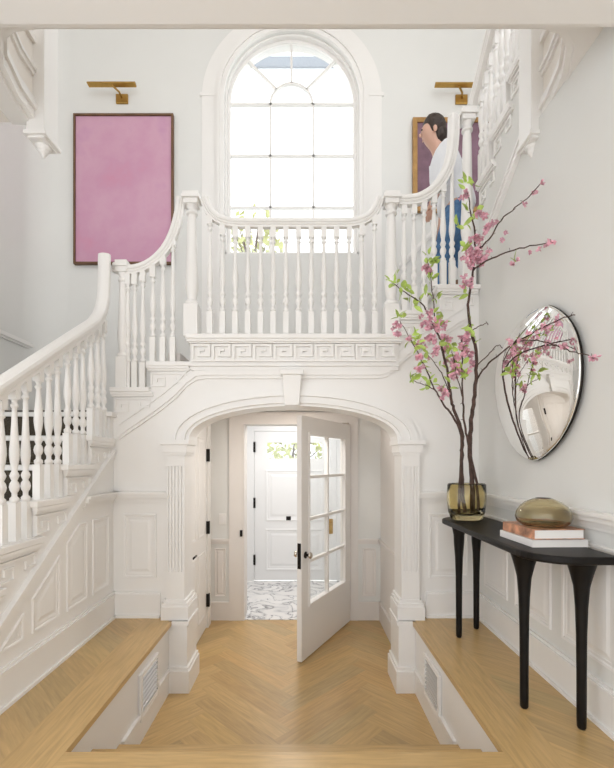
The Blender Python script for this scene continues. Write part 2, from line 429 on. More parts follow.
struct(MB().box(XOL-.1, XOR+.1, 3.4, YB+.2, 6.6, 6.7).box(XOL-.1, -.9, YN, 3.4, 6.6, 6.7).box(.9, XOR+.1, YN, 3.4, 6.6, 6.7).box(-.9, .9, YN, 1.0, 6.6, 6.7).box(-.9, .9, 2.0, 3.4, 6.6, 6.7).build('ceiling', CEIL), 'unseen upper ceiling with an opening added to let daylight in', 'ceiling')  # out of view; the gap in the middle is added to brighten the stairwell

# ------------------------------------------------------------------ trim on walls
def bars(b, fn, a0, a1, rows):
    for z0, z1, d in rows: b.prism([(a0, z0), (a1, z0), (a1, z1), (a0, z1)], fn, 0, d)
BASE = ((0, .018, .030), (.018, .165, .016), (.165, .185, .024), (.185, .20, .014))
CHAIR = ((.885, .905, .012), (.905, .925, .022), (.925, .952, .042), (.952, .970, .056))
PX0, PX1 = -1.035, .897                                  # outer edges of pilasters
b = MB(); bars(b, front, XL, PX0-.06, BASE); bars(b, front, XL, PX0-.0, CHAIR); struct(b.build('baseboard_back', TRIM))
b = MB(); bars(b, front, PX1+.06, XR, BASE); bars(b, front, PX1, XR, CHAIR); struct(b.build('baseboard_back', TRIM))
b = MB(); bars(b, leftw, .9, YA, BASE); bars(b, leftw, 2.86, YA, CHAIR); struct(b.build('baseboard_left', TRIM))
b = MB(); bars(b, rightw, YN, YA, BASE); bars(b, rightw, YN, YA, CHAIR); struct(b.build('baseboard_right', TRIM))
b = MB()
b.panel([(-1.385, .305), (-1.125, .305), (-1.125, .80), (-1.385, .80)], front)
b.panel([(.985, .305), (1.29, .305), (1.29, .80), (.985, .80)], front)
struct(b.build('trim_2', TRIM), 'raised wainscot panels either side of the arch', 'trim')
mol = lambda y: .44+.69*(y-2.147)                       # line under the left string
b = MB()
for y0, y1 in ((2.99, 3.245), (2.66, 2.92), (2.32, 2.59), (1.98, 2.25), (1.64, 1.91)):
    lim = .80
    t0, t1 = mol(y0)-.10, mol(y1)-.10
    if t0 < .33: b.panel([(y0+.06, .27), (y1, .27), (y1, min(lim, t1))], leftw, w=.03)
    elif t1 > lim and t0 < lim: b.panel([(y0, .27), (y1, .27), (y1, lim), (y0+(lim-t0)/.69, lim), (y0, t0)], leftw)
    else: b.panel([(y0, .27), (y1, .27), (y1, min(lim, t1)), (y0, min(lim, t0))], leftw)
b.prism([(1.62, mol(1.62)-.02), (3.31, mol(3.31)-.02), (3.31, mol(3.31)+.035), (1.62, mol(1.62)+.035)], leftw, 0, .018)
b.prism([(1.62, mol(1.62)+.035), (3.31, mol(3.31)+.035), (3.31, mol(3.31)+.055), (1.62, mol(1.62)+.055)], leftw, 0, .03)
struct(b.build('trim_3', TRIM), 'sloping string moulding and panels of the left stair wall', 'trim')
b = MB()
for y0, y1 in ((2.86, 3.22), (2.36, 2.76), (1.86, 2.26), (1.36, 1.76), (.86, 1.26)):
    b.panel([(y0, .275), (y1, .275), (y1, .815), (y0, .815)], rightw)
struct(b.build('trim_4', TRIM), 'raised wainscot panels behind the console', 'trim')
# right string moulding on wall
b = MB()
def right_line(pts, rows):
    for o0, o1, d in rows:
        b.rings([[rightw(x, z+o0, 0), rightw(x, z+o0, d), rightw(x, z+o1, d), rightw(x, z+o1, 0)] for x, z in pts], smooth=False)
right_line([(3.30, 2.73), (3.04, 2.895), (2.64, 3.15)], ((0, .03, .03), (.031, .075, .014), (.076, .10, .024)))
struct(b.build('trim_5', TRIM), 'sloping string moulding of the right staircase above the blossom', 'trim')
# rails on the outer walls
b = MB(); bars(b, lambda a, bb, c: Vector((XOL+c, a, bb)), 2.0, YB, ((2.38, 2.40, .02), (2.40, 2.43, .035), (2.43, 2.445, .02)))
struct(b.build('trim_6', TRIM))
b = MB()
q0, q1 = P(398, 272, YB), P(470, 198, YB)
for o0, o1, d in ((0, .03, .02), (.03, .06, .034), (.06, .075, .02)):
    b.prism([(q0.x, q0.z+o0), (q1.x, q1.z+o0), (q1.x, q1.z+o1), (q0.x, q0.z+o1)], backw, 0, d)
struct(b.build('trim_6', TRIM))

# archivolt, keystone, pilasters
def arch_ring(k, dz=0): return [(AX+(AHW+k)*math.cos(PI-PI*i/32), ASP+(ARISE+k*.78)*(math.sin(PI*i/32)**.92)+dz) for i in range(33)]
b = MB()
for k0, k1, d in ((.0, .028, .030), (.028, .044, .052), (.044, .098, .036), (.098, .112, .056), (.112, .155, .042), (.155, .172, .026), (.172, .205, .016)):
    b.prism(arch_ring(k0)+arch_ring(k1)[::-1], front, 0, d)
struct(b.build('trim_7', TRIM), 'moulded surround of the arch', 'trim')
kx = P(292, 0, 3.28).x
b = MB()
b.prism([(kx-.055, ASP+ARISE-.0), (kx+.055, ASP+ARISE-.0), (kx+.072, 1.87), (kx-.072, 1.87)], front, 0, .085)
b.prism([(kx-.085, 1.86), (kx+.085, 1.86), (kx+.09, 1.895), (kx-.09, 1.895)], front, 0, .105)
struct(b.build('trim_8', TRIM, bevel=.004), 'keystone of the arch', 'trim')
for s, x0, x1 in ((-1, PX0, AX-AHW-.028), (1, AX+AHW+.028, PX1)):
    b = MB(); xi = x1 if s == -1 else x0
    D = .05
    # shaft with flutes: strips of alternating depth
    n = 11; w = (x1-x0)
    b.box(x0, x1, YA-D+.012, YA+.2, .36, ASP-.20)
    b.box(x0, x1, YA-D, YA+.2, .15, .36); b.box(x0, x1, YA-D, YA+.2, ASP-.20, ASP-.115)
    for k in range(n):
        if k % 2 == 0: b.box(x0+w*k/n, x0+w*(k+1)/n, YA-D, YA-D+.012, .36, ASP-.20)
    for e, z0, z1, d in ((.012, ASP-.115, ASP-.095, .062), (.022, ASP-.095, ASP-.035, .07), (.04, ASP-.035, ASP, .09)):
        b.box(x0-e, x1+e, YA-d, YA+.2, z0, z1)
    # base mouldings and plinth
    for e, z0, z1, d in ((.035, .0, .10, .075), (.028, .10, .125, .068), (.015, .125, .15, .06), (.03, LOW+.16, .0, .085), (.045, -.03, .0, .10), (.055, LOW, LOW+.16, .125), (.045, LOW+.16, LOW+.185, .11)):
        a0, a1 = x0-e, x1+e
        if z0 < -.001:
            if s == -1: a0 = max(a0, WL+.001)
            else: a1 = min(a1, WR-.001)
        b.box(a0, a1, YA-d, YA+.2, z0, z1)
    struct(b.build('trim_9', TRIM), 'fluted pilaster at the %s of the arch' % ('left' if s == -1 else 'right'), 'trim')
# frieze moulding under the entablature, following the stairs on both sides
def front_line(pts, rows):
    for o0, o1, d in rows:
        b.rings([[front(x, z+o0, 0), front(x, z+o0, d), front(x, z+o1, d), front(x, z+o1, 0)] for x, z in pts], smooth=False)
b = MB()
cl = [(118, 436), (140, 421), (160, 407), (176, 394), (187, 382), (196, 376), (206, 374.5), (292, 374.5), (380, 374.5), (388, 372), (395, 366), (408, 354), (425, 343), (445, 331), (468, 317)]
pts = [(P(u, v, 3.31).x, P(u, v, 3.31).z) for u, v in cl]
front_line(pts, ((-.03, -.005, .018), (-.005, .03, .03), (.03, .05, .02), (.085, .10, .012)))
struct(b.build('trim_10', TRIM), 'moulding that follows the stairs over the arch', 'trim')
# entablature with Greek key
EX0, EX1 = -.885, .74
b = MB()
for z0, z1, d, e in ((1.905, 1.935, .024, 0), (1.935, 1.955, .045, 0), (1.955, 2.105, .035, 0), (2.105, 2.115, .06, .01), (2.115, 2.14, .075, .02)):
    b.box(EX0+.03-e, EX1-.0+e, YA-d, YA, z0, z1)
ent = b.build('trim_11', TRIM); struct(ent, 'entablature with a white Greek key frieze under the landing', 'trim')
def key(a, b0, w, h):
    return [(a+x*w, b0+y*h) for x, y in ((0, 0), (0, 1), (.8, 1), (.8, .28), (.3, .28), (.3, .66), (.56, .66))]
b = MB(); n = 10; w = (EX1-EX0-.06)/n
for k in range(n):
    b.keypath(key(EX0+.05+k*w, 1.983, w, .108), front, .019, .022, .0345)
b.prism([(EX0+.04, 1.966), (EX1-.02, 1.966), (EX1-.02, 1.982), (EX0+.04, 1.982)], front, .0345, .056)
b.build('fretwork', TRIM, ent)

# ------------------------------------------------------------------ balusters and stairs
_bal = {}
def baluster_mesh(h):
    k = round(h, 2)
    if k in _bal: return _bal[k]
    b = MB(); c = (0, 0, 0); h0 = .20
    b.sq(c, .021, 0, h0)
    s = (h-.78)
    b.lathe([(.019, h0), (.0225, h0+.012), (.0225, h0+.022), (.013, h0+.032), (.013, h0+.05), (.021, h0+.064), (.0245, h0+.082), (.021, h0+.10), (.013, h0+.114),
             (.018, h0+.126), (.023, h0+.14), (.018, h0+.154), (.0135, h0+.163), (.015, h0+.18), (.021, h0+.215), (.024, h0+.245), (.0235, h0+.275), (.019, h0+.33), (.0145, h0+.39+s*.5),
             (.0125, h0+.425+s), (.0115, h0+.445+s), (.019, h0+.452+s), (.019, h0+.462+s), (.013, h0+.468+s), (.013, h0+.478+s), (.02, h-.085)], c, 12)
    b.sq(c, .0205, h-.09, h)
    o = b.build('baluster', TRIM); me = o.data; bpy.data.objects.remove(o)
    _bal[k] = me; return me
def baluster(pos, h, parent):
    o = bpy.data.objects.new('baluster', baluster_mesh(h)); COL.objects.link(o); o.parent = parent
    o.location = Vector(pos)-parent.location
    return o
def newel(parent, pos, h, hb=.25, w=.055):
    b = MB(); c = Vector(pos)
    b.sq(c, w, 0, hb)
    k = w/.055
    b.lathe([(.05*k, hb), (.056*k, hb+.012), (.05*k, hb+.028), (.036*k, hb+.04), (.04*k, hb+.07), (.049*k, hb+.13), (.05*k, hb+.2), (.044*k, hb+.32), (.035*k, h-.22), (.031*k, h-.165),
             (.045*k, h-.155), (.045*k, h-.14), (.034*k, h-.13), (.036*k, h-.11), (.05*k, h-.09)], c, 18)
    b.sq(c, w*1.0, h-.09, h-.05)
    b.sq(c, w*1.25, h-.05, h-.025); b.sq(c, w*1.1, h-.025, h)
    return b.build('newel_post', TRIM, parent, bevel=.003)
RAILP = [(-.022, -.040), (.022, -.040), (.022, -.026), (.029, -.020), (.030, -.010), (.038, -.004), (.040, .008), (.036, .020), (.022, .029), (.008, .033), (-.008, .033), (-.022, .029), (-.036, .020), (-.040, .008), (-.038, -.004), (-.030, -.010), (-.029, -.020), (-.022, -.026)]
def smooth_path(pts, n=4):
    pts = [Vector(p) for p in pts]; out = []
    for i in range(len(pts)-1):
        p0, p1, p2, p3 = pts[max(i-1, 0)], pts[i], pts[i+1], pts[min(i+2, len(pts)-1)]
        for k in range(n):
            t = k/n
            out.append(.5*((2*p1)+(p2-p0)*t+(2*p0-5*p1+4*p2-p3)*t*t+(3*p1-p0-3*p2+p3)*t**3))
    return out+[pts[-1]]
def bracket(parent, fn, a0, a1, z, flip=False):
    """tread end: return nosing mouldings plus Greek key scroll. a from nose to back"""
    b = MB()
    s = 1 if a1 > a0 else -1
    def r(x0, x1, z0, z1, d):
        x0, x1 = sorted((x0, x1)); b.prism([(x0, z0), (x1, z0), (x1, z1), (x0, z1)], fn, 0, d)
    r(a0+s*.004, a1, z-T-.018, z-T, .028); r(a0+s*.012, a1, z-T-.034, z-T-.018, .018)
    w = abs(a1-a0)-.05
    x = lambda t: a0+s*(.035+t*w)
    zt, zb = z-T-.052, z-T-.148
    b.keypath([(x(.15), zb+.03), (x(.15), zt-.034), (x(.36), zt-.034), (x(.36), zb), (x(0), zb), (x(0), zt), (x(.94), zt), (x(.94), zb+.035), (x(.68), zb+.035), (x(.68), zt-.026)], fn, .012, .011)
    return b.build('tread_bracket', TRIM, parent)

railL = lambda y: 1.504+.651*(y-3.19)+.764
BXL, BYF, BXR = -1.492, 3.36, 1.405
# --- left staircase
SL = thing('staircase', 'white staircase climbing the left wall with dark runner and turned balusters', 'staircase', (-2.1, 2.2, 0))
for k in range(1, 9):
    y0 = noseL(k); y1 = noseL(k+1)+.03 if k < 8 else YB
    x1 = XL+.03 if k < 8 else FX[9]+.05
    MB().box(XOL, x1, y0, y1+(.04 if k < 8 else 0), lev(k)-T, lev(k)).build('tread', TRIM, SL, bevel=.006)
    MB().box(XOL, XL-.1, y0+.03, y0+.05, lev(k-1), lev(k)-T).build('riser', TRIM, SL)
    b = MB().box(XOL+.12, -1.62, y0+.020, y0+.03, lev(k-1)+.011, lev(k)-T)
    b.box(XOL+.12, -1.62, y0-.003, y1-.001, lev(k)+.0, lev(k)+.010)
    b.build('runner', RUNNER, SL)
    if k >= 2 and k < 8: bracket(SL, leftw, y0, y0+.36, lev(k))
    if 3 <= k <= 7:
        for dy in (.11, .21, .30):
            y = y0+dy; baluster((BXL, y, lev(k)), railL(y)-.034-lev(k)+.004, SL)
for k in (9, 10):
    MB().box(FX[k], FX[k+1]+.03, YA-.035, YB, lev(k)-T, lev(k)).build('tread', TRIM, SL, bevel=.006)
    MB().box(FX[k]+.03, FX[k]+.05, YA+.23, YB, lev(k-1), lev(k)-T).build('riser', TRIM, SL)
    bracket(SL, front, FX[k], FX[k]+.33, lev(k))
MB().box(FX[11]+.03, FX[11]+.05, YA+.23, YB, lev(10), lev(11)-T).build('riser', TRIM, SL)
# rails
path = [Vector((BXL, y, railL(y))) for y in (.95, 1.6, 2.4, 2.9, 3.06)]
path += [Vector((BXL, y, z)) for y, z in ((3.13, 2.245), (3.185, 2.31), (3.225, 2.40), (3.243, 2.50), (3.25, 2.60), (3.252, 2.70), (3.255, 2.765))]
MB().sweep(smooth_path(path, 3), [(x*1.15, y*1.15) for x, y in RAILP], (1, 0, 0), smooth=False).build('handrail', TRIM, SL)
fr = [(114, 267), (124, 269.5), (136, 269), (148, 264.5), (158, 257), (167, 246), (174, 231), (178.5, 214), (180, 204), (180, 199)]
prail = smooth_path([P(u, v, BYF) for u, v in fr], 3)
MB().sweep(prail, RAILP, (0, -1, 0), smooth=False).build('handrail', TRIM, SL)
def rail_z(path, x):
    return min((p for p in path), key=lambda p: abs(p.x-x)).z
newel(SL, (-1.40, BYF, lev(9)), P(0, 262, BYF).z-lev(9), hb=.24, w=.042)
for k, us in ((9, (128, 135, 143)), (10, (153, 163, 173))):
    for u in us:
        x = P(u, 0, BYF).x; baluster((x, BYF, lev(k)), max(.75, rail_z(prail, x)-.03-lev(k)), SL)
for y in (3.30,): pass
# --- landing
LB = thing('balustrade', 'white landing balustrade in front of the arched window', 'balustrade', (-.07, BYF, lev(11)))
struct(MB().box(FX[11], FX[12]+.03, YA-.085, YB, lev(11)-T, lev(11)).build('floor', TRIM, bevel=.006), 'stair landing edge above the Greek key frieze', 'floor')
NXL, NXR = P(192, 0, BYF).x, P(391, 0, BYF).x
ntop = P(0, 195, BYF).z-lev(11)
newel(LB, (NXL, BYF, lev(11)), ntop); newel(LB, (NXR, BYF, lev(11)), ntop)
lr = [(205, 199), (207.5, 205), (211, 212), (216, 217), (223, 220.5), (233, 222.5), (250, 223), (292, 223), (334, 223), (351, 222.5), (361, 220.5), (368, 217), (373, 212), (376.5, 205), (379, 199)]
lrail = smooth_path([P(u, v, BYF) for u, v in lr], 3)
MB().sweep(lrail, RAILP, (0, -1, 0), smooth=False).build('handrail', TRIM, LB)
for k in range(14):
    x = P(210+k*12.65, 0, BYF).x
    baluster((x, BYF, lev(11)), rail_z(lrail, x)-.03-lev(11), LB)
# --- right staircase
SR = thing('staircase', 'white staircase rising on the right past the landing behind the blossom', 'staircase', (2.0, 3.8, lev(11)))
for k in (12, 13):
    x1 = (FX[13]+.03) if k == 12 else XR+.03
    MB().box(FX[k], x1, YA-.035, YB, lev(k)-T, lev(k)).build('tread', TRIM, SR, bevel=.006)
    MB().box(FX[k]+.03, FX[k]+.05, YA+.225, YB, lev(k-1), lev(k)-T).build('riser', TRIM, SR)
    bracket(SR, front, FX[k], FX[k]+.32, lev(k))
cx, cy = XR+.0, YA
for i, k in enumerate((14, 15, 16)):
    def ray(deg):
        a = math.radians(deg); c, s = math.cos(a), math.sin(a)
        t = min((XOR-cx)/c if c > 1e-6 else 9, (YB-cy)/s if s > 1e-6 else 9)
        return (cx+c*t, cy+s*t)
    a1, a0 = 90-30*i, 60-30*i
    poly = [(cx, cy), ray(a0)]
    if a0 < 43.9 < a1: poly.append((XOR, YB))
    poly.append(ray(a1))
    MB().prism(poly, lambda a, bb, c: Vector((a, bb, c)), lev(k)-.23, lev(k)).build('winder', TRIM, SR)
for k in (17, 18, 19):
    y1 = noseR(k); y0 = noseR(k+1)-.03 if k < 19 else 2.5
    MB().box(XR-.03, XOR, y0, y1, lev(k)-T, lev(k)).build('tread', TRIM, SR, bevel=.006)
    MB().box(XR+.1, XOR, y1-.05, y1-.03, lev(k-1), lev(k)-T).build('riser', TRIM, SR)
    bracket(SR, rightw, y1, y1-.30, lev(k))
railR = lambda y: 4.02+.79*(3.33-y)
path = [Vector((XR-.03, y, railR(y))) for y in (3.36, 3.2, 2.9, 2.62)]
MB().sweep(path, RAILP, (-1, 0, 0), smooth=False).build('handrail', TRIM, SR)
fr = [(399, 200), (410, 200), (420, 198), (431, 191.5), (440, 181.5), (447, 168), (451, 152), (452.5, 135), (453, 117)]
rrail = smooth_path([P(u, v, BYF) for u, v in fr], 3)
MB().sweep(rrail, [(x*1.15, y*1.15) for x, y in RAILP], (0, -1, 0), smooth=False).build('handrail', TRIM, SR)
newel(SR, (P(467, 0, BYF).x, BYF, lev(13)), P(0, 112, BYF).z-lev(13), hb=.30, w=.052)
for k, us in ((12, (404, 414, 424)), (13, (434, 443, 452))):
    for u in us:
        x = P(u, 0, BYF).x; baluster((x, BYF, lev(k)), max(.7, rail_z(rrail, x)-.03-lev(k)), SR)
for k in (17, 18, 19):
    for dy in (.05, .13, .21):
        y = noseR(k)-dy
        if y < 2.68: continue
        baluster((XR+.0, y, lev(k)), railR(y)-.034-lev(k), SR)

# --- drop newels at the upper floor corners
for s, x0, x1, lab in ((1, 1.325, 1.425, 'pendant newel post with drop finial hanging at the upper right'), (-1, -1.595, -1.49, 'pendant newel post with drop finial hanging at the upper left')):
    b = MB(); z0 = 3.105
    b.box(x0, x1, 2.485, 2.63, z0, 4.5)
    cx_, cy_ = (x0+x1)/2, 2.565
    for e, a, c in ((.012, z0-.012, z0+.012), (-.004, z0-.025, z0-.012)): b.box(x0-e, x1+e, 2.485-e, 2.63+e, a, c)
    o = b.build('trim_12', TRIM, bevel=.003); struct(o, lab, 'newel')
    MB().lathe([(.04, z0-.024), (.044, z0-.032), (.036, z0-.042), (.026, z0-.05), (.028, z0-.056), (.022, z0-.068), (.012, z0-.074), (.014, z0-.08), (.008, z0-.09), (0, z0-.094)], (cx_, cy_, 0), 16).build('finial', TRIM, o)

# ------------------------------------------------------------------ arched window
def band(b, c, r0, r1, a0, a1, y0, y1, n=40):
    pl = [(c.x+r0*math.cos(a0+(a1-a0)*k/n), c.z+r0*math.sin(a0+(a1-a0)*k/n)) for k in range(n+1)]
    pl += [(c.x+r1*math.cos(a1+(a0-a1)*k/n), c.z+r1*math.sin(a1+(a0-a1)*k/n)) for k in range(n+1)]
    b.prism(pl, lambda a, bb, cc: Vector((a, cc, bb)), y0, y1)
def arch_frame(b, r0, r1, y0, y1, bottom):
    band(b, wc, r0, r1, 0, PI, y0, y1)
    b.box(wc.x-r1, wc.x-r0, y0, y1, bottom, wc.z); b.box(wc.x+r0, wc.x+r1, y0, y1, bottom, wc.z)
b = MB(); arch_frame(b, wr-.02, wr+.0, YB+.03, YB+th, sill); b.box(wc.x-wr, wc.x+wr, YB+.03, YB+th, sill-.001, sill+.03)
win = b.build('window_1', TRIM); struct(win, 'tall arched window with white muntins over the landing', 'window')
b = MB(); px = WYG/F
arch_frame(b, wr-.055, wr-.02, WYG-.02, WYG+.03, sill+.03)
b.build('window_sash', TRIM, win)
def mbar(u0, v0, u1, v1, w=.024):
    p, q = P(u0, v0, WYG), P(u1, v1, WYG); d = (q-p).normalized(); n = Vector((-d.z, 0, d.x))*w/2
    MB().prism([((p+n).x, (p+n).z), ((q+n).x, (q+n).z), ((q-n).x, (q-n).z), ((p-n).x, (p-n).z)], lambda a, bb, c: Vector((a, c, bb)), WYG-.015, WYG+.02).build('muntin', TRIM, win)
for v in (105, 156.5, 208): mbar(228, v, 356, v)
for u in (270.5, 313.5): mbar(u, 105, u, 256)
mbar(291.5, 84, 291.5, 42)
for s in (-1, 1): mbar(291.5+s*15, 90, 291.5+s*45.5, 59.5)
b = MB(); c0 = P(291.5, 105, WYG); band(b, c0, 21*px-.012, 21*px+.012, 0, PI, WYG-.015, WYG+.02, 20); b.build('muntin', TRIM, win)
b = MB(); pts = [(wc.x+(wr-.03)*math.cos(PI*k/40), wc.z+(wr-.03)*math.sin(PI*k/40)) for k in range(41)]
b.prism(pts+[(wc.x-wr+.03, sill+.01), (wc.x+wr-.03, sill+.01)], lambda a, bb, c: Vector((a, c, bb)), WYG, WYG+.004); b.build('pane', PANE, win)
b = MB()
arch_frame(b, wr+.0, wr+.045, YB-.03, YB, 2.2); arch_frame(b, wr+.045, wr+.075, YB-.045, YB, 2.2)
arch_frame(b, wr+.075, wr+.10, YB-.02, YB, 2.2); arch_frame(b, wr+.10, wr+.245, YB-.008, YB, 2.2)
for s in (-1, 1): b.box(wc.x+s*(wr+.1), wc.x+s*(wr+.265), YB-.014, YB, wc.z+.02, wc.z+.06)
b.build('casing', TRIM, win)

# ------------------------------------------------------------------ passage trim, doors
b = MB(); pz = P(0, 541, YB).z
rows = ((LOW, LOW+.17, .016), (LOW+.17, LOW+.20, .022), (pz-.03, pz, .016), (pz, pz+.025, .028))
CW = .155
bars(b, backw, WL, DX0-CW, rows); bars(b, backw, DX1+CW-.03, WR, rows)
b.panel([(WL+.05, LOW+.26), (DX0-CW-.04, LOW+.26), (DX0-CW-.04, pz-.08), (WL+.05, pz-.08)], backw, w=.02)
b.panel([(DX1+CW+.02, LOW+.26), (WR-.05, LOW+.26), (WR-.05, pz-.08), (DX1+CW+.02, pz-.08)], backw, w=.02)
bars(b, lambda a, bb, c: Vector((WR-c, a, bb)), YA+.22, YB, rows)
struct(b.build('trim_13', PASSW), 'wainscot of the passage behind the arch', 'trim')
b = MB()
for x0, x1 in ((DX0-CW, DX0), (DX1, DX1+CW-.03)):
    b.box(x0, x1, YB-.022, YB, LOW, DTOP+.10); 
b.box(DX0-CW, DX1+CW-.03, YB-.024, YB, DTOP, DTOP+.12); b.box(DX0-CW-.02, DX1+CW-.01, YB-.035, YB, DTOP+.105, DTOP+.13)
for x in (DX0, DX1-.002): b.box(x+.0005, x+.012, YB-.03, YB+.221, LOW, DTOP-.001)
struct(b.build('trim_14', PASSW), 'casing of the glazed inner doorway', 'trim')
sp = MB().box(DX0-.035, DX0-.008, YB-.034, YB-.0225, .39, .46).build('strike_plate', BLACKMETAL)
tag(sp, 'small black strike plate on the left jamb of the inner doorway', 'strike plate')
sw = thing('light_switch', 'white light switch plate on the passage wall left of the doorway', 'switch', P(222.5, 519, YB))
c = sw.location
MB().box(c.x-.038, c.x+.038, YB-.007, YB-.0005, c.z-.06, c.z+.06).build('plate', TRIM, sw, bevel=.002)
MB().box(c.x-.016, c.x+.016, YB-.011, YB-.0065, c.z-.035, c.z+.035).build('rocker', COVERW, sw)

# open glazed door: local frame along door from hinge
HX, HY = DX1-.004, YB-.03
fx, fy = P(297, 0, 3.70).x, 3.70
dv = Vector((fx-HX, fy-HY, 0)); DL = dv.length; dv.normalize(); dn = Vector((dv.y, -dv.x, 0))   # dn: horizontal normal
if dn.x > 0: dn = -dn
DT = .045
def dr(a, bb, c): return Vector((HX, HY, 0))+dv*a+dn*c+Vector((0, 0, bb))    # c>0 = side facing left
d1 = thing('door_1', 'white glazed door with eight panes standing open under the arch', 'door', (HX, HY, LOW+.012)); d1['kind'] = 'structure'
z0, z1 = LOW+.012, DTOP-.01
GA0, GA1, GZ0, GZ1 = .15, DL-.15, LOW+.47, DTOP-.17
b = MB()
def drect(b, a0, a1, q0, q1, c0=0, c1=DT): b.prism([(a0, q0), (a1, q0), (a1, q1), (a0, q1)], dr, c0-DT, c1-DT)
drect(b, 0, GA0, z0, z1); drect(b, GA1, DL, z0, z1); drect(b, GA0, GA1, z0, GZ0); drect(b, GA0, GA1, GZ1, z1)
b.build('door_leaf', TRIM, d1)
b = MB()
for cc in (lambda a, q, c: dr(a, q, c), lambda a, q, c: dr(a, q, -DT-c)):
    b.panel([(GA0-.028, GZ0-.028), (GA1+.028, GZ0-.028), (GA1+.028, GZ1+.028), (GA0-.028, GZ1+.028)], cc, w=.028, d=.008, field=False) if False else None
    for q0, q1, a0, a1 in ((GZ0-.02, GZ0, GA0-.02, GA1+.02), (GZ1, GZ1+.02, GA0-.02, GA1+.02), (GZ0, GZ1, GA0-.02, GA0), (GZ0, GZ1, GA1, GA1+.02)):
        b.prism([(a0, q0), (a1, q0), (a1, q1), (a0, q1)], cc, 0, .007)
b.build('glazing_bead', TRIM, d1)
am = (GA0+GA1)/2
b = MB(); drect(b, am-.013, am+.013, GZ0, GZ1, .005, DT-.005); b.build('muntin', TRIM, d1)
for k in (1, 2, 3):
    z = GZ0+(GZ1-GZ0)*k/4; b = MB(); drect(b, GA0, am-.0131, z-.013, z+.013, .005, DT-.005); drect(b, am+.0131, GA1, z-.013, z+.013, .005, DT-.005); b.build('muntin', TRIM, d1)
for k in range(4):
    for a0, a1 in ((GA0, am-.0135), (am+.0135, GA1)):
        b = MB(); q0 = GZ0+(GZ1-GZ0)*k/4+.014; q1 = GZ0+(GZ1-GZ0)*(k+1)/4-.014
        drect(b, a0, a1, q0, q1, DT/2-.002, DT/2+.002); b.build('pane', PANE, d1)
lz = P(0, 556, 3.70).z
b = MB(); b.prism([(DL, lz-.11), (DL+.003, lz-.11), (DL+.003, lz+.11), (DL, lz+.11)], dr, -DT+.006, -.006); b.build('latch_plate', BLACKMETAL, d1)
for s in (1, -1):
    ros = d1
    base = dr(DL-.07, lz, 0 if s == 1 else -DT); ax = dn*s
    b = MB(); up = Vector((0, 0, 1)); sd2 = ax.cross(up)
    for prof, m, nm in (([(.030, 0), (.030, .006), (.012, .008), (.010, .03)], BLACKMETAL, 'rosette'), ([(.010, .028), (.022, .034), (.028, .046), (.026, .058), (.014, .064), (.0, .065)], NICKEL, 'knob')):
        b = MB(); b.rings([[base+ax*z+(up*math.cos(2*PI*k/16)+sd2*math.sin(2*PI*k/16))*max(r, 1e-4) for k in range(16)] for r, z in prof]); ros = b.build(nm, m, ros)
for v in (446, 516, 587):
    z = P(0, v, YB).z
    MB().box(HX-.006, HX+.034, HY-.028, HY-.002, z-.065, z+.065).build('hinge', BLACKMETAL, d1)
b = MB().box(HX-.05, HX+.02, HY-.07, HY-.04, DTOP-.002, DTOP+.01); b.build('closer_arm', NICKEL, d1)

# side door in the passage, left wall
d3 = thing('door_3', 'white door in the left wall of the passage, black hinges and lever', 'door', (WL, 4.1, LOW)); d3['kind'] = 'structure'
sd = lambda a, bb, c: Vector((WL+c, a, bb))
b = MB(); b.prism([(3.64, LOW+.01), (4.47, LOW+.01), (4.47, 1.58), (3.64, 1.58)], sd, .001, .012); b.build('door_leaf', TRIM, d3)
b = MB()
for q0, q1 in ((LOW+.16, .30), (.46, 1.44)):
    for y0, y1 in ((3.74, 4.02), (4.09, 4.37)): b.panel([(y0, q0), (y1, q0), (y1, q1), (y0, q1)], lambda a, bb, c: sd(a, bb, c+.012), w=.03, d=.008)
b.build('panel_moulding', TRIM, d3)
b = MB()
for y0, y1 in ((3.56, 3.635), (4.475, 4.60)): b.prism([(y0, LOW), (y1, LOW), (y1, 1.70), (y0, 1.70)], sd, 0, .03)
b.prism([(3.635, 1.585), (4.475, 1.585), (4.475, 1.70), (3.635, 1.70)], sd, 0, .03)
b.build('casing', TRIM, d3)
for z in (1.27, .52, -.235): b = MB(); b.prism([(4.455, z-.065), (4.495, z-.065), (4.495, z+.065), (4.455, z+.065)], sd, .012, .045); b.build('hinge', BLACKMETAL, d3)
b = MB(); b.tube([sd(3.73, .36, .012), sd(3.73, .36, .06)], .009, 8); b.tube([sd(3.72, .36, .06), sd(3.85, .36, .06)], .009, 8); b.build('lever', BLACKMETAL, d3)

# vestibule
VY = 6.24
VX0, VX1 = -.80, .72
struct(MB().box(VX0, VX1, YB+.001, VY, LOW-.05, LOW+.004).build('floor', MARBLE), 'grey veined marble floor of the entry vestibule', 'floor')
VEST = mat('vestibule_paint', (.83, .83, .83), .5)
struct(MB().box(VX0-.1, VX0, YB+.22, VY, LOW, 2).build('wall_left', VEST), 'left wall of the entry vestibule', 'wall')
struct(MB().box(VX1, VX1+.1, YB+.22, VY, LOW, 2).build('wall_right', VEST), 'right wall of the entry vestibule', 'wall')
struct(MB().box(VX0, VX1, YB+.22, VY, 1.95, 2).build('ceiling', VEST), 'ceiling of the entry vestibule', 'ceiling')
EX0_, EX1_, ET = P(254, 0, VY).x, P(337, 0, VY).x, P(0, 431, VY).z
LX0, LX1, LZ0, LZ1 = P(267, 0, VY).x, P(322, 0, VY).x, P(0, 458.5, VY).z, P(0, 442.5, VY).z
b = MB()
b.box(VX0-.1, EX0_, VY, VY+.2, LOW, 2.0); b.box(EX1_, VX1+.1, VY, VY+.2, LOW, 2.0); b.box(EX0_, EX1_, VY, VY+.2, ET, 2.0)
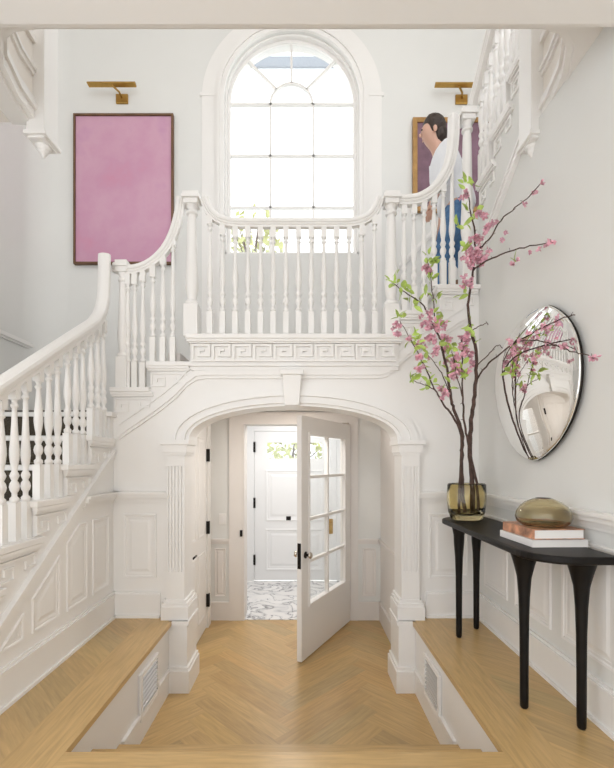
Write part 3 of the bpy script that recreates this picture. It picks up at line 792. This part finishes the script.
struct(b.build('wall_back', VEST), 'end wall of the entry vestibule', 'wall')
d2 = thing('door_2', 'white front door with a small high window seen past the glazed door', 'door', ((EX0_+EX1_)/2, VY+.05, LOW+.004)); d2['kind'] = 'structure'
b = MB(); y0, y1 = VY+.02, VY+.065
q = LOW+.006
b.box(EX0_+.004, LX0, y0, y1, q, ET-.004); b.box(LX1, EX1_-.004, y0, y1, q, ET-.004); b.box(LX0, LX1, y0, y1, q, LZ0); b.box(LX0, LX1, y0, y1, LZ1, ET-.004)
b.build('door_leaf', VEST, d2)
b = MB(); dw = lambda a, bb, c: Vector((a, y0-c, bb)); xm = (LX0+LX1)/2
for r0, r1 in ((LOW+.15, P(0, 527, VY).z-.03), (P(0, 523, VY).z+.03, P(0, 470, VY).z)):
    b.panel([(LX0-.02, r0), (LX1+.02, r0), (LX1+.02, r1), (LX0-.02, r1)], dw, w=.05, d=.012)
b.build('panel_moulding', VEST, d2)
MB().box(LX0, LX1, y0+.02, y0+.024, LZ0, LZ1).build('pane', PANE, d2)
for v in (447, 503, 560): z = P(0, v, VY).z; MB().box(EX0_-.012, EX0_+.02, VY+.0, VY+.03, z-.075, z+.075).build('hinge', BLACKMETAL, d2)
hx = P(331, 0, VY).x
z = P(0, 513, VY).z; MB().lathe([(.03, 0), (.03, .01), (.02, .014)], (0, 0, 0), 14).build('deadbolt', BLACKMETAL, d2, copy_loc=(0, 0, 0))
o = bpy.data.objects[-1] if False else [o for o in d2.children if o.name.startswith('deadbolt')][0]; o.rotation_euler = (PI/2, 0, 0); o.location = Vector((hx, y0, z))-d2.location
z0_, z1_ = P(0, 534, VY).z, P(0, 519, VY).z
hp = MB().box(hx-.028, hx+.028, y0-.008, y0, z0_, z1_).build('handle_plate', BRASS, d2, bevel=.004)
zz = P(0, 523, VY).z; b = MB(); b.tube([(hx, y0-.008, zz), (hx, y0-.05, zz)], .011, 8); b.tube([(hx+.01, y0-.05, zz), (hx-.1, y0-.05, zz)], .011, 8); b.build('lever', BRASS, hp)
q = P(288.5, 518.5, VY); MB().box(q.x-.035, q.x+.035, y0-.012, y0, q.z-.03, q.z+.03).build('bell_plate', BLACKMETAL, d2, bevel=.003)

# ------------------------------------------------------------------ paintings and picture lights
def painting(u0, u1, v0, v1, m, fm, lab, fw=.022):
    p, q = P(u0, v0, YB-.05), P(u1, v1, YB-.05); x0, x1, z1, z0 = p.x, q.x, p.z, q.z
    t = thing('painting', lab, 'painting', ((x0+x1)/2, YB-.02, z0))
    b = MB()
    for a0, a1, b0, b1 in ((x0, x0+fw, z0, z1), (x1-fw, x1, z0, z1), (x0+fw, x1-fw, z0, z0+fw), (x0+fw, x1-fw, z1-fw, z1)): b.box(a0, a1, YB-.05, YB-.004, b0, b1)
    b.build('frame', fm, t, bevel=.002)
    MB().box(x0+fw*.9, x1-fw*.9, YB-.034, YB-.006, z0+fw*.9, z1-fw*.9).build('canvas', m, t)
    return t
painting(73, 173, 113, 263.5, PINK, FRAMEW, 'large pink abstract painting in a thin bronze frame')
painting(413, 506, 117, 211, MAUVE, GOLDF, 'mauve painting in a gold frame behind the walking person', fw=.05)
def picture_light(u, v, lab):
    c = P(u, v, YB); t = thing('picture_light', lab, 'lamp', (c.x, YB-.002, c.z))
    MB().box(c.x-.065, c.x+.065, YB-.022, YB-.002, c.z-.055, c.z+.045).build('backplate', BRASS, t, bevel=.004)
    b = MB(); b.tube([Vector((c.x, YB-.022, c.z)), Vector((c.x-.01, YB-.06, c.z+.03)), Vector((c.x-.05, YB-.10, c.z+.05)), Vector((c.x-.06, YB-.12, c.z+.055))], .011, 8); b.build('arm', BRASS, t)
    b = MB(); xs = c.x-.065; n = 10
    prof = [(YB-.12+.030*math.cos(a), c.z+.052+.030*math.sin(a)) for a in [PI*k/n for k in range(n+1)]]
    prof += [(YB-.17-.038, c.z+.122), (YB-.17+.038, c.z+.122)][0:0]
    b.prism(prof, lambda a, bb, cc: Vector((cc, a, bb)), xs-.255, xs+.255); b.build('lamp_shade', BRASS, t, bevel=.003)
picture_light(122.5, 99.5, 'brass picture light above the large pink painting')
picture_light(461, 100, 'brass picture light above the mauve painting')

# ------------------------------------------------------------------ console table and what stands on it
TZ = .80
ct = thing('console_table', 'black wooden console table with four tapering flared legs by the right wall', 'console table', (1.17, 2.45, 0))
out = []
def arc(cx, cy, r, a0, a1, n=8): return [(cx+r*math.cos(math.radians(a0+(a1-a0)*k/n)), cy+r*math.sin(math.radians(a0+(a1-a0)*k/n))) for k in range(n+1)]
X0, X1, Y0, Y1 = .985, 1.345, 1.80, 3.16
out = [(X1, Y0+.03)]+arc(X1-.03, Y0+.03, .03, 0, -90, 3)[1:]+arc(X0+.18, Y0+.18, .18, -90, -180)+arc(X0+.16, Y1-.16, .16, 180, 90)+[(X1, Y1)]
MB().prism(out, lambda a, bb, c: Vector((a, bb, c)), TZ-.035, TZ).build('table_top', EBONY, ct, bevel=.010)
for x, y, r in ((1.075, 2.945, .045), (1.255, 3.095, .045), (1.085, 2.10, .062), (1.258, 1.935, .062)):
    k = r/.062
    b = MB(); b.lathe([(.014, 0), (.019, .01), (.02, .05), (.0205, .25), (.022, .42), (.026, .55), (.033, .64), (.043*k+.004, .70), (.056*k+.004, .745), (.068*k, TZ-.036)], (x, y, 0), 20)
    b.build('leg', EBONY, ct)
# books
def book(cx, cy, z, w, d, h, rz, m, lab, cover_t=.003):
    t = thing('book', lab, 'book', (cx, cy, z), 'books under the glass bowl')
    M_ = Matrix.Translation((cx, cy, z)) @ Matrix.Rotation(rz, 4, 'Z')
    b = MB(); b.box(-w/2, w/2, -d/2, d/2, 0, cover_t); b.box(-w/2, w/2, -d/2, d/2, h-cover_t, h); b.box(-w/2, -w/2+cover_t, -d/2, d/2, cover_t, h-cover_t)
    b.bm.transform(M_); b.build('cover', m, t, bevel=.001)
    b = MB(); b.box(-w/2+cover_t, w/2-.006, -d/2+.005, d/2-.005, cover_t, h-cover_t); b.bm.transform(M_); b.build('pages', PAPER, t)
    return t
book(1.208, 2.165, TZ+.001, .275, .31, .034, .03, COVERW, 'pale book lying flat on the console, bottom of the stack')
bk = book(1.203, 2.160, TZ+.037, .248, .285, .046, .05, COVERO, 'book with a rust coloured cover lying on the pale book under the glass bowl')
b = MB(); b.box(1.11, 1.14, 2.155, 2.20, TZ+.083, TZ+.0836); b.build('cover_label', COVERW, bk)
# dome vase
DZ = TZ+.084
cxd, cyd = 1.195, 2.13
o_ = [(.06, 0), (.098, .004), (.120, .022), (.127, .044), (.122, .070), (.108, .096), (.082, .119), (.048, .134), (.036, .138)]
i_ = [(.033, .135), (.046, .129), (.079, .114), (.104, .092), (.117, .068), (.121, .044), (.114, .026), (.094, .011), (.0, .009)]
b = MB(); b.lathe(o_+i_, (cxd, cyd, DZ), 40, caps=True)
tag(b.build('glass_bowl', SMOKE), 'low rounded smoky amber glass vase resting on the books', 'vase')
# tall amber vase with faceted thick walls
vx, vy = 1.135, 2.965
b = MB()
def vring(r, z, n=32, sx=1.0): return [Vector((vx+r*math.cos(2*PI*k/n)*(1+.025*math.cos(4*2*PI*k/n)), vy+r*.82*math.sin(2*PI*k/n)*(1+.025*math.cos(4*2*PI*k/n)), TZ+z)) for k in range(n)]
prof = [(.085, .001), (.105, .012), (.120, .05), (.128, .11), (.130, .18), (.127, .245), (.122, .252), (.117, .245), (.118, .18), (.115, .11), (.104, .055), (.08, .042), (.001, .040)]
b.rings([vring(r, z) for r, z in prof])
tag(b.build('glass_vase', AMBER), 'squat amber glass vase holding the blossom branches', 'vase')

# ------------------------------------------------------------------ mirror
mk = [(548, 305), (566, 316), (577, 336), (581, 362), (579, 392), (570, 422), (554, 447), (533, 461), (514, 449), (501, 424), (495.5, 396), (497, 368), (505, 343), (520, 321), (534, 309)]
MX = XR-.035
mp = []
for u, v in mk:
    Y = F*MX/(u-U0); mp.append(Vector((MX, Y, EYE+(V0-v)*Y/F)))
mp = smooth_path(mp[-2:]+mp+mp[:3], 5)[10:-15]
cm = sum(mp, Vector())/len(mp)
mt = thing('mirror', 'rounded organic domed mirror hanging over the console', 'mirror', (XR-.002, cm.y, min(p.z for p in mp)))
rr = []
for k, hh in [(1, 0), (.99, .005)]+[(k, .005+.085*(1-k*k)) for k in (.97, .9, .8, .7, .6, .5, .4, .3, .2, .1)]:
    rr.append([cm+Vector((0, .17, .14))*(1-k)+(p-cm)*k+Vector((-hh, 0, 0)) for p in mp])
b = MB(); b.rings(rr, caps=True); b.build('mirror_glass', MIRROR, mt)
b = MB(); b.rings([[cm+(p-cm)*k+Vector((d, 0, 0)) for p in mp] for k, d in ((1.0, .0005), (1.003, .010), (.985, .018), (.93, .033))]); b.build('mirror_back', BLACKMETAL, mt)

# ------------------------------------------------------------------ blossom branches
def leaf(b, p, d, L, w):
    d = d.normalized(); s = d.cross(Vector((R.uniform(-1, 1), R.uniform(-1, 1), R.uniform(-.2, 1)))).normalized(); n = s.cross(d)
    prev = None
    for t, k in ((0, .08), (.25, .8), (.5, 1), (.78, .6), (1, .02)):
        c = p+d*(L*t)-n*(L*.18*t*t)
        row = [b.bm.verts.new(c-s*(w*k)+n*(w*k*.35)), b.bm.verts.new(c), b.bm.verts.new(c+s*(w*k)+n*(w*k*.35))]
        if prev:
            for i in (0, 1):
                f = b.bm.faces.new((prev[i], prev[i+1], row[i+1], row[i])); f.smooth = True
        prev = row
def blossom(b, p, r):  # a tuft of petals
    for _ in range(13):
        d = Vector((R.gauss(0, 1), R.gauss(0, 1), R.gauss(0, 1)-.2)).normalized()
        leaf(b, p+d*r*.12, d, r*R.uniform(.8, 1.15), r*R.uniform(.3, .42))
rv = lambda: Vector((R.uniform(-1, 1), R.uniform(-1, 1), R.uniform(-1, 1)))
def adj(u, v, Y): return Y-(.12*min(1, max(0, (u-492)/25)) if v > 300 else 0)
def branch(label, stems, blooms, leaves):
    """stems: list of [(u,v,Y),...], r0, r1; blooms: (u,v,Y,count,spread px); leaves: (u,v,Y,count,spread)"""
    p0 = P(*stems[0][0][0]); t = thing('blossom_branch', label, 'branch', p0, 'cherry branches in the amber vase')
    b = MB(); 
    for pts, r0, r1 in stems:
        ps = smooth_path([P(q[0], q[1], adj(*q)) for q in pts], 5)
        ps = [ps[0]]+[p+rv()*.0035 for p in ps[1:-1]]+[ps[-1]]
        n = len(ps); b.tube(ps, [r0+(r1-r0)*i/(n-1) for i in range(n)], 7)
        for i in range(3, n-1, 4):
            d = (rv()+Vector((0, 0, .5))).normalized(); b.tube([ps[i], ps[i]+d*.02], [r1*.8, r1*.5], 5)
    stem = b.build('stem', BARK, t)
    for u, v, Y, n, sp in blooms:
        Y = adj(u, v, Y)
        b = MB()
        for _ in range(int(n*(1.35 if u < 492 else .8))+1 if n > 1 else 1):
            p = P(u+R.gauss(0, sp*.55), v+R.gauss(0, sp*.5), Y)+Vector((0, R.uniform(-.03, .03), 0)); p.x = min(p.x, XR-.045)
            blossom(b, p, R.uniform(.017, .026) if u < 492 else R.uniform(.012, .018))
        b.build('blossom', PETAL, stem, nrm=False)
    b = MB()
    for u, v, Y, n, sp in leaves:
        Y = adj(u, v, Y)
        for _ in range(n):
            p = P(u+R.gauss(0, sp*.4), v+R.gauss(0, sp*.4), Y); p.x = min(p.x, XR-.1)
            d = rv()+Vector((0, -.1, .45)); leaf(b, p, d, R.uniform(.042, .075)*(1.15 if n < 5 else 1), R.uniform(.011, .018))
    if leaves: b.build('leaves', LEAF, stem, nrm=False)
YV = 2.955
branch('tall central blossom branch forking towards the mirror and the wall', [
    ([(473, 514, YV), (472, 485, YV), (470, 450, 2.95), (471, 425, 2.93), (474, 400, 2.90), (476, 375, 2.88), (476, 350, 2.86), (469, 320, 2.85), (469, 295, 2.84), (474, 266, 2.82), (475, 238, 2.8), (471, 213, 2.8), (467, 190, 2.8)], .018, .003),
    ([(474, 270, 2.82), (485, 262, 2.74), (505, 253, 2.6), (530, 246, 2.4), (555, 242, 2.2)], .006, .0025),
    ([(475, 252, 2.81), (482, 246, 2.75), (490, 238, 2.7), (501, 220, 2.62), (515, 208, 2.54), (529, 196, 2.44), (543, 181, 2.34)], .006, .002),
    ([(476, 380, 2.88), (489, 363, 2.72), (509, 347, 2.55), (537, 331, 2.3), (561, 319, 2.12), (575, 315, 2.02)], .006, .002),
    ([(520, 341, 2.46), (534, 340, 2.34), (548, 343, 2.24), (567, 350, 2.1), (581, 354, 2.0), (595, 358, 1.93)], .0035, .002),
    ([(476, 366, 2.87), (488, 355, 2.8), (497, 345, 2.75), (503, 348, 2.72)], .004, .002),
    ([(469, 332, 2.85), (476, 328, 2.8), (486, 323, 2.75), (488, 325, 2.74)], .0035, .002)],
    [(467, 197, 2.8, 3, 4), (484, 216, 2.72, 3, 5), (486, 228, 2.7, 4, 6), (478, 238, 2.78, 4, 6), (470, 253, 2.8, 9, 9), (480, 255, 2.76, 7, 8), (475, 262, 2.8, 5, 7), (465, 283, 2.82, 5, 6), (501, 237, 2.65, 3, 4), (495, 224, 2.66, 2, 4),
     (526, 203, 2.46, 2, 2), (532, 194, 2.42, 2, 3), (541, 183, 2.35, 1, 2), (514, 261, 2.5, 3, 3), (536, 251, 2.35, 2, 3), (547, 244, 2.25, 2, 4), (552, 245, 2.2, 2, 3),
     (466, 338, 2.85, 4, 5), (468, 352, 2.86, 4, 5), (470, 362, 2.87, 2, 4), (512, 345, 2.5, 3, 6), (521, 340, 2.44, 3, 5), (533, 333, 2.32, 4, 6), (545, 326, 2.24, 5, 7), (556, 322, 2.16, 3, 5), (551, 343, 2.22, 2, 4), (564, 349, 2.12, 2, 4), (595, 358, 1.93, 2, 3), (535, 358, 2.3, 3, 4), (518, 352, 2.44, 3, 6)],
    [(467, 184, 2.8, 7, 9), (472, 215, 2.79, 7, 11), (462, 226, 2.8, 4, 8), (462, 248, 2.8, 3, 6), (466, 292, 2.83, 5, 6), (470, 325, 2.84, 7, 8), (474, 338, 2.8, 3, 8), (508, 372, 2.5, 3, 4), (515, 262, 2.5, 2, 3)])
branch('left blossom branch with pale green tips in front of the right newel', [
    ([(465, 514, YV), (462, 485, YV), (462, 455, 2.94), (462, 432, 2.93), (455, 412, 2.92), (451, 398, 2.92), (448, 373, 2.91), (442.5, 352, 2.9), (441, 340, 2.9), (435, 330, 2.9), (427, 311, 2.88), (419.6, 302, 2.87), (405, 292, 2.86), (392.5, 282, 2.85)], .014, .0025),
    ([(436, 332, 2.9), (435, 317, 2.9), (433, 296, 2.88), (430, 273, 2.86), (428, 261, 2.85)], .005, .002),
    ([(451, 396, 2.92), (444, 378, 2.9), (436, 365, 2.88), (425, 351, 2.86)], .004, .002)],
    [(427, 314, 2.88, 5, 6), (429, 325, 2.88, 6, 6), (438, 326, 2.89, 6, 7), (429, 336, 2.88, 3, 5), (446, 338, 2.89, 4, 6), (447, 349, 2.9, 5, 6), (428, 269, 2.86, 4, 5), (424, 345, 2.86, 4, 6), (434, 342, 2.88, 3, 5), (452, 362, 2.9, 4, 6), (456, 372, 2.9, 3, 5), (444, 390, 2.9, 2, 4)],
    [(393, 281, 2.85, 10, 7), (406, 290, 2.86, 10, 9), (414, 302, 2.86, 7, 8), (430, 260, 2.85, 14, 9), (432, 280, 2.86, 6, 7), (434, 296, 2.87, 5, 7), (438, 316, 2.88, 6, 8), (444, 345, 2.9, 6, 8), (448, 362, 2.9, 5, 8), (440, 325, 2.89, 5, 8)])
branch('outer left blossom branch leaning over the panelled wall by the arch', [
    ([(459, 514, YV-.02), (460, 485, YV-.02), (461, 436, 2.9), (450, 413, 2.88), (441, 400, 2.87), (433, 386, 2.86), (422, 361, 2.84), (411, 340, 2.82), (400, 321, 2.8)], .010, .002),
    ([(437, 392, 2.86), (430, 387, 2.85), (422, 384, 2.84), (411, 380, 2.82)], .004, .002)],
    [(397, 327, 2.8, 2, 3), (397, 333, 2.8, 2, 3), (420, 367, 2.84, 3, 3), (443, 394, 2.86, 3, 4), (419, 358, 2.83, 3, 4), (409, 338, 2.82, 2, 4), (434, 352, 2.85, 3, 5)],
    [(399, 318, 2.8, 5, 5), (414, 338, 2.82, 8, 7), (418, 345, 2.83, 6, 6), (412, 379, 2.82, 7, 6), (428, 383, 2.85, 7, 7), (423, 361, 2.84, 6, 7), (446, 384, 2.86, 4, 7)])
branch('short upright blossom branch between the central and left branches', [
    ([(478, 512, YV-.03), (477, 483, YV-.03), (468, 443, 2.9), (464, 420, 2.88), (463, 398, 2.87), (462, 373, 2.86), (462, 344, 2.85), (463, 338, 2.85)], .010, .003),
    ([(463, 398, 2.87), (458, 380, 2.86), (455, 365, 2.85), (452, 350, 2.84)], .004, .002)],
    [(464, 336, 2.85, 4, 4), (463, 345, 2.85, 3, 4), (458, 357, 2.85, 3, 5), (455, 368, 2.85, 4, 6), (466, 372, 2.85, 2, 4)],
    [(461, 348, 2.85, 5, 8), (459, 368, 2.85, 5, 8), (466, 376, 2.85, 6, 7), (454, 352, 2.85, 4, 7)])

# ------------------------------------------------------------------ person
def skinned(name, verts, edges, m, parent, sub=2, root=0):
    me = bpy.data.meshes.new(name); off = parent.location
    me.from_pydata([Vector(v[0])-off for v in verts], edges, [])
    o = bpy.data.objects.new(name, me); COL.objects.link(o); o.parent = parent
    o.modifiers.new('skin', 'SKIN').use_smooth_shade = True
    for i, v in enumerate(verts):
        r = v[1]; me.skin_vertices[0].data[i].radius = r if isinstance(r, tuple) else (r, r)
        me.skin_vertices[0].data[i].use_root = (i == root)
    s = o.modifiers.new('sub', 'SUBSURF'); s.levels = s.render_levels = sub
    dg = bpy.context.evaluated_depsgraph_get(); dg.update()
    me2 = bpy.data.meshes.new_from_object(o.evaluated_get(dg)); o.modifiers.clear(); o.data = me2
    me2.materials.clear(); me2.materials.append(m)
    for p in me2.polygons: p.use_smooth = True
    return o
PY = 3.80
F13, F14 = lev(13), lev(14)
pe = thing('person', 'person in a white shirt and blue jeans walking down the stairs behind the balusters', 'person', (1.30, PY, F13))
V, E = [], []
def vtx(p, r, link=None):
    V.append((p, r)); 
    if link is not None: E.append((link, len(V)-1))
    return len(V)-1
hip = vtx((1.37, PY, 3.43), .10)
wa = vtx((1.34, PY, 3.60), .095, hip); ch = vtx((1.285, PY, 3.78), .115, wa); nb = vtx((1.225, PY, 3.93), .075, ch)
nk = vtx((1.185, PY, 3.985), .05, nb); h1 = vtx((1.145, PY, 4.06), .078, nk); h2 = vtx((1.125, PY, 4.13), .088, h1); h3 = vtx((1.12, PY, 4.185), .06, h2)
def limb(root, pts): 
    q = root
    for p, r in pts: q = vtx(p, r, q)
    return q
def arm(s, pts):
    sh = limb(ch, pts)
    hand = V[sh][0]; d = Vector((-.25, 0, -1)).normalized()
    for j, (a, L) in enumerate(((-.022, .062), (-.008, .072), (.007, .068), (.021, .052))):
        b0 = Vector(hand)+d*.07+Vector((a, 0, .005)); q = vtx(tuple(b0), .0095, sh); q = vtx(tuple(b0+d*L*.5+Vector((0, s*.004, 0))), .0088, q); vtx(tuple(b0+d*L+Vector((.004, s*.016, 0))), .0075, q)
    q = vtx(tuple(Vector(hand)+Vector((-.034, 0, -.03))), .011, sh); vtx(tuple(Vector(hand)+Vector((-.05, s*.01, -.066))), .009, q)
arm(1, [((1.245, PY-.15, 3.88), .062), ((1.20, PY-.20, 3.62), .045), ((1.10, PY-.21, 3.40), .032), ((1.085, PY-.21, 3.34), .03)])
arm(-1, [((1.245, PY+.15, 3.88), .062), ((1.32, PY+.20, 3.64), .045), ((1.30, PY+.21, 3.42), .032), ((1.29, PY+.21, 3.36), .03)])
fl = limb(hip, [((1.33, PY-.09, 3.36), .095), ((1.21, PY-.09, 3.02), .065), ((1.20, PY-.09, 2.68), .042), ((1.19, PY-.09, F13+.06), .04), ((1.09, PY-.09, F13+.035), .034)])
fr_ = limb(hip, [((1.40, PY+.09, 3.36), .095), ((1.40, PY+.09, 3.10), .065), ((1.52, PY+.09, 2.90), .042), ((1.53, PY+.09, F14+.06), .04), ((1.43, PY+.09, F14+.035), .034)])
skinned('body', V, E, SKIN, pe)
# jeans
V, E = [], []
hip = vtx((1.37, PY, 3.46), .145); vtx((1.355, PY, 3.55), .13, hip)
limb(hip, [((1.33, PY-.09, 3.36), .11), ((1.21, PY-.09, 3.02), .08), ((1.20, PY-.09, 2.72), .062), ((1.195, PY-.09, F13+.07), .06)])
limb(hip, [((1.40, PY+.09, 3.36), .11), ((1.40, PY+.09, 3.10), .08), ((1.51, PY+.09, 2.92), .062), ((1.525, PY+.09, F14+.07), .06)])
skinned('jeans', V, E, DENIM, pe)
V, E = [], []
ch = vtx((1.285, PY, 3.78), .165); wa = vtx((1.335, PY, 3.62), .16, ch); w2 = vtx((1.36, PY, 3.50), .175, wa); vtx((1.375, PY, 3.36), .185, w2); vtx((1.228, PY, 3.925), .085, ch)
limb(ch, [((1.245, PY-.15, 3.88), .078), ((1.20, PY-.20, 3.62), .06), ((1.115, PY-.21, 3.43), .048)])
limb(ch, [((1.245, PY+.15, 3.88), .078), ((1.32, PY+.20, 3.64), .06), ((1.305, PY+.21, 3.46), .048)])
skinned('shirt', V, E, SHIRT, pe)
def ellipsoid(c, r, seg=16, cut=None):
    b = MB(); rows = []
    for i in range(1, 12):
        a = PI*i/12; rows.append([Vector((c[0]+r[0]*math.sin(a)*math.cos(2*PI*k/seg), c[1]+r[1]*math.sin(a)*math.sin(2*PI*k/seg), c[2]+r[2]*math.cos(a))) for k in range(seg)])
    b.rings(rows); return b
b = ellipsoid((1.16, PY, 4.150), (.112, .104, .112))
bmesh.ops.translate(b.bm, verts=[v for v in b.bm.verts if v.co.x < 1.10], vec=(.018, 0, .01))
b.build('hair', HAIR, pe)
ellipsoid((1.047, PY, 4.085), (.014, .010, .018), 8).build('nose', SKIN, pe)
b = ellipsoid((1.205, PY, 4.09), (.075, .085, .10)); b.build('hair', HAIR, pe)
for s in (-1, 1):
    ellipsoid((1.050, PY+s*.034, 4.108), (.006, .009, .006), 8).build('eye', HAIR, pe)
    ellipsoid((1.15, PY+s*.088, 4.085), (.018, .010, .03), 8).build('ear', SKIN, pe)
ellipsoid((1.068, PY, 4.035), (.006, .020, .005), 8).build('mouth', SKIN, pe)
for y, x, z in ((PY-.09, 1.135, F13), (PY+.09, 1.475, F14)):
    b = ellipsoid((x, y, z+.045), (.125, .045, .05)); bmesh.ops.bisect_plane(b.bm, geom=b.bm.verts[:]+b.bm.edges[:]+b.bm.faces[:], plane_co=(0, 0, z+.003), plane_no=(0, 0, 1), clear_inner=True); b.build('shoe', SHOE, pe)

# ------------------------------------------------------------------ outside
def bush(c, r, n, lab, name='garden_tree', trunk=True):
    t = thing(name, lab, 'tree', (c[0], c[1], -.6))
    b = MB()
    for _ in range(n):
        d = rv(); d = d.normalized()*(R.random()**.4); p = Vector((c[0]+d.x*r[0], c[1]+d.y*r[1], c[2]+d.z*r[2]))
        leaf(b, p, rv(), R.uniform(.10, .18), R.uniform(.03, .05))
    b.build('crown', OUTLEAF, t, nrm=False)
    b = MB(); b.tube([(c[0], c[1], -.6), (c[0]+.05, c[1], c[2]*.4), (c[0], c[1], c[2]), (c[0]+.1, c[1], c[2]+r[2]*.8)], [.06, .05, .03, .01], 8)
    for _ in range(9):
        d = rv(); b.tube([(c[0], c[1], c[2]-r[2]*.4), Vector(c)+Vector((d.x*r[0], d.y*r[1], d.z*r[2]))*.8], [.02, .006], 5)
    b.build('trunk', BARK, t)
bush((-.85, 7.6, 4.75), (.55, .6, .95), 330, 'pale green tree outside the lower left of the arched window')
bush((-.2, 9.4, 1.35), (1.3, .8, .9), 700, 'garden shrub seen through the small window of the front door', 'garden_shrub')
struct(MB().box(-6, 6, VY+.3, 16, -.85, -.62).build('ground', STONE), 'paved ground outside the front door', 'ground')
q0, q1 = P(220, 67.5, 5.9), P(370, 57.5, 5.9)
struct(MB().box(q0.x-.8, q1.x+.8, 5.88, 5.92, q0.z, q1.z).build('trim_15', EAVEM), 'eave board outside the top of the arched window', 'trim')

# ------------------------------------------------------------------ light, camera
w = bpy.data.worlds.new('sky'); bpy.context.scene.world = w; w.use_nodes = True
nt = w.node_tree; bg = nt.nodes['Background']
bg.inputs['Color'].default_value = (.97, .985, 1.0, 1); bg.inputs['Strength'].default_value = 1.8
def fill_light(name, loc, size, power, col):  # added fill light under a ceiling, no fixture behind it
    l = bpy.data.lights.new(name, 'AREA'); l.shape = 'DISK'; l.size = size; l.energy = power; l.color = col
    o = bpy.data.objects.new(name, l); COL.objects.link(o); o.location = loc
fill_light('passage_fill', (-.07, 4.0, 1.74), .35, 7.5, (1, .93, .86))  # added to brighten the passage under the arch
fill_light('vestibule_fill', (-.05, 5.5, 1.93), .5, 9, (1, .99, .98))  # added fill for the vestibule, no real lamp there
cam = bpy.data.cameras.new('camera'); co = bpy.data.objects.new('camera', cam); COL.objects.link(co)
co.location = (0, 0, EYE); co.rotation_euler = (PI/2, 0, 0)
cam.sensor_fit = 'VERTICAL'; cam.sensor_height = 36; cam.sensor_width = 36; cam.lens = F/768*36
cam.shift_x = (307-U0)/768; cam.shift_y = (V0-384)/768; cam.clip_start = .05
sc = bpy.context.scene; sc.camera = co
sc.view_settings.view_transform = 'Standard'; sc.view_settings.look = 'None'; sc.view_settings.gamma = 1; sc.view_settings.use_curve_mapping = False
sc.view_settings.exposure = 0.5
sc.cycles.max_bounces = 10; sc.cycles.diffuse_bounces = 6; sc.cycles.transmission_bounces = 8
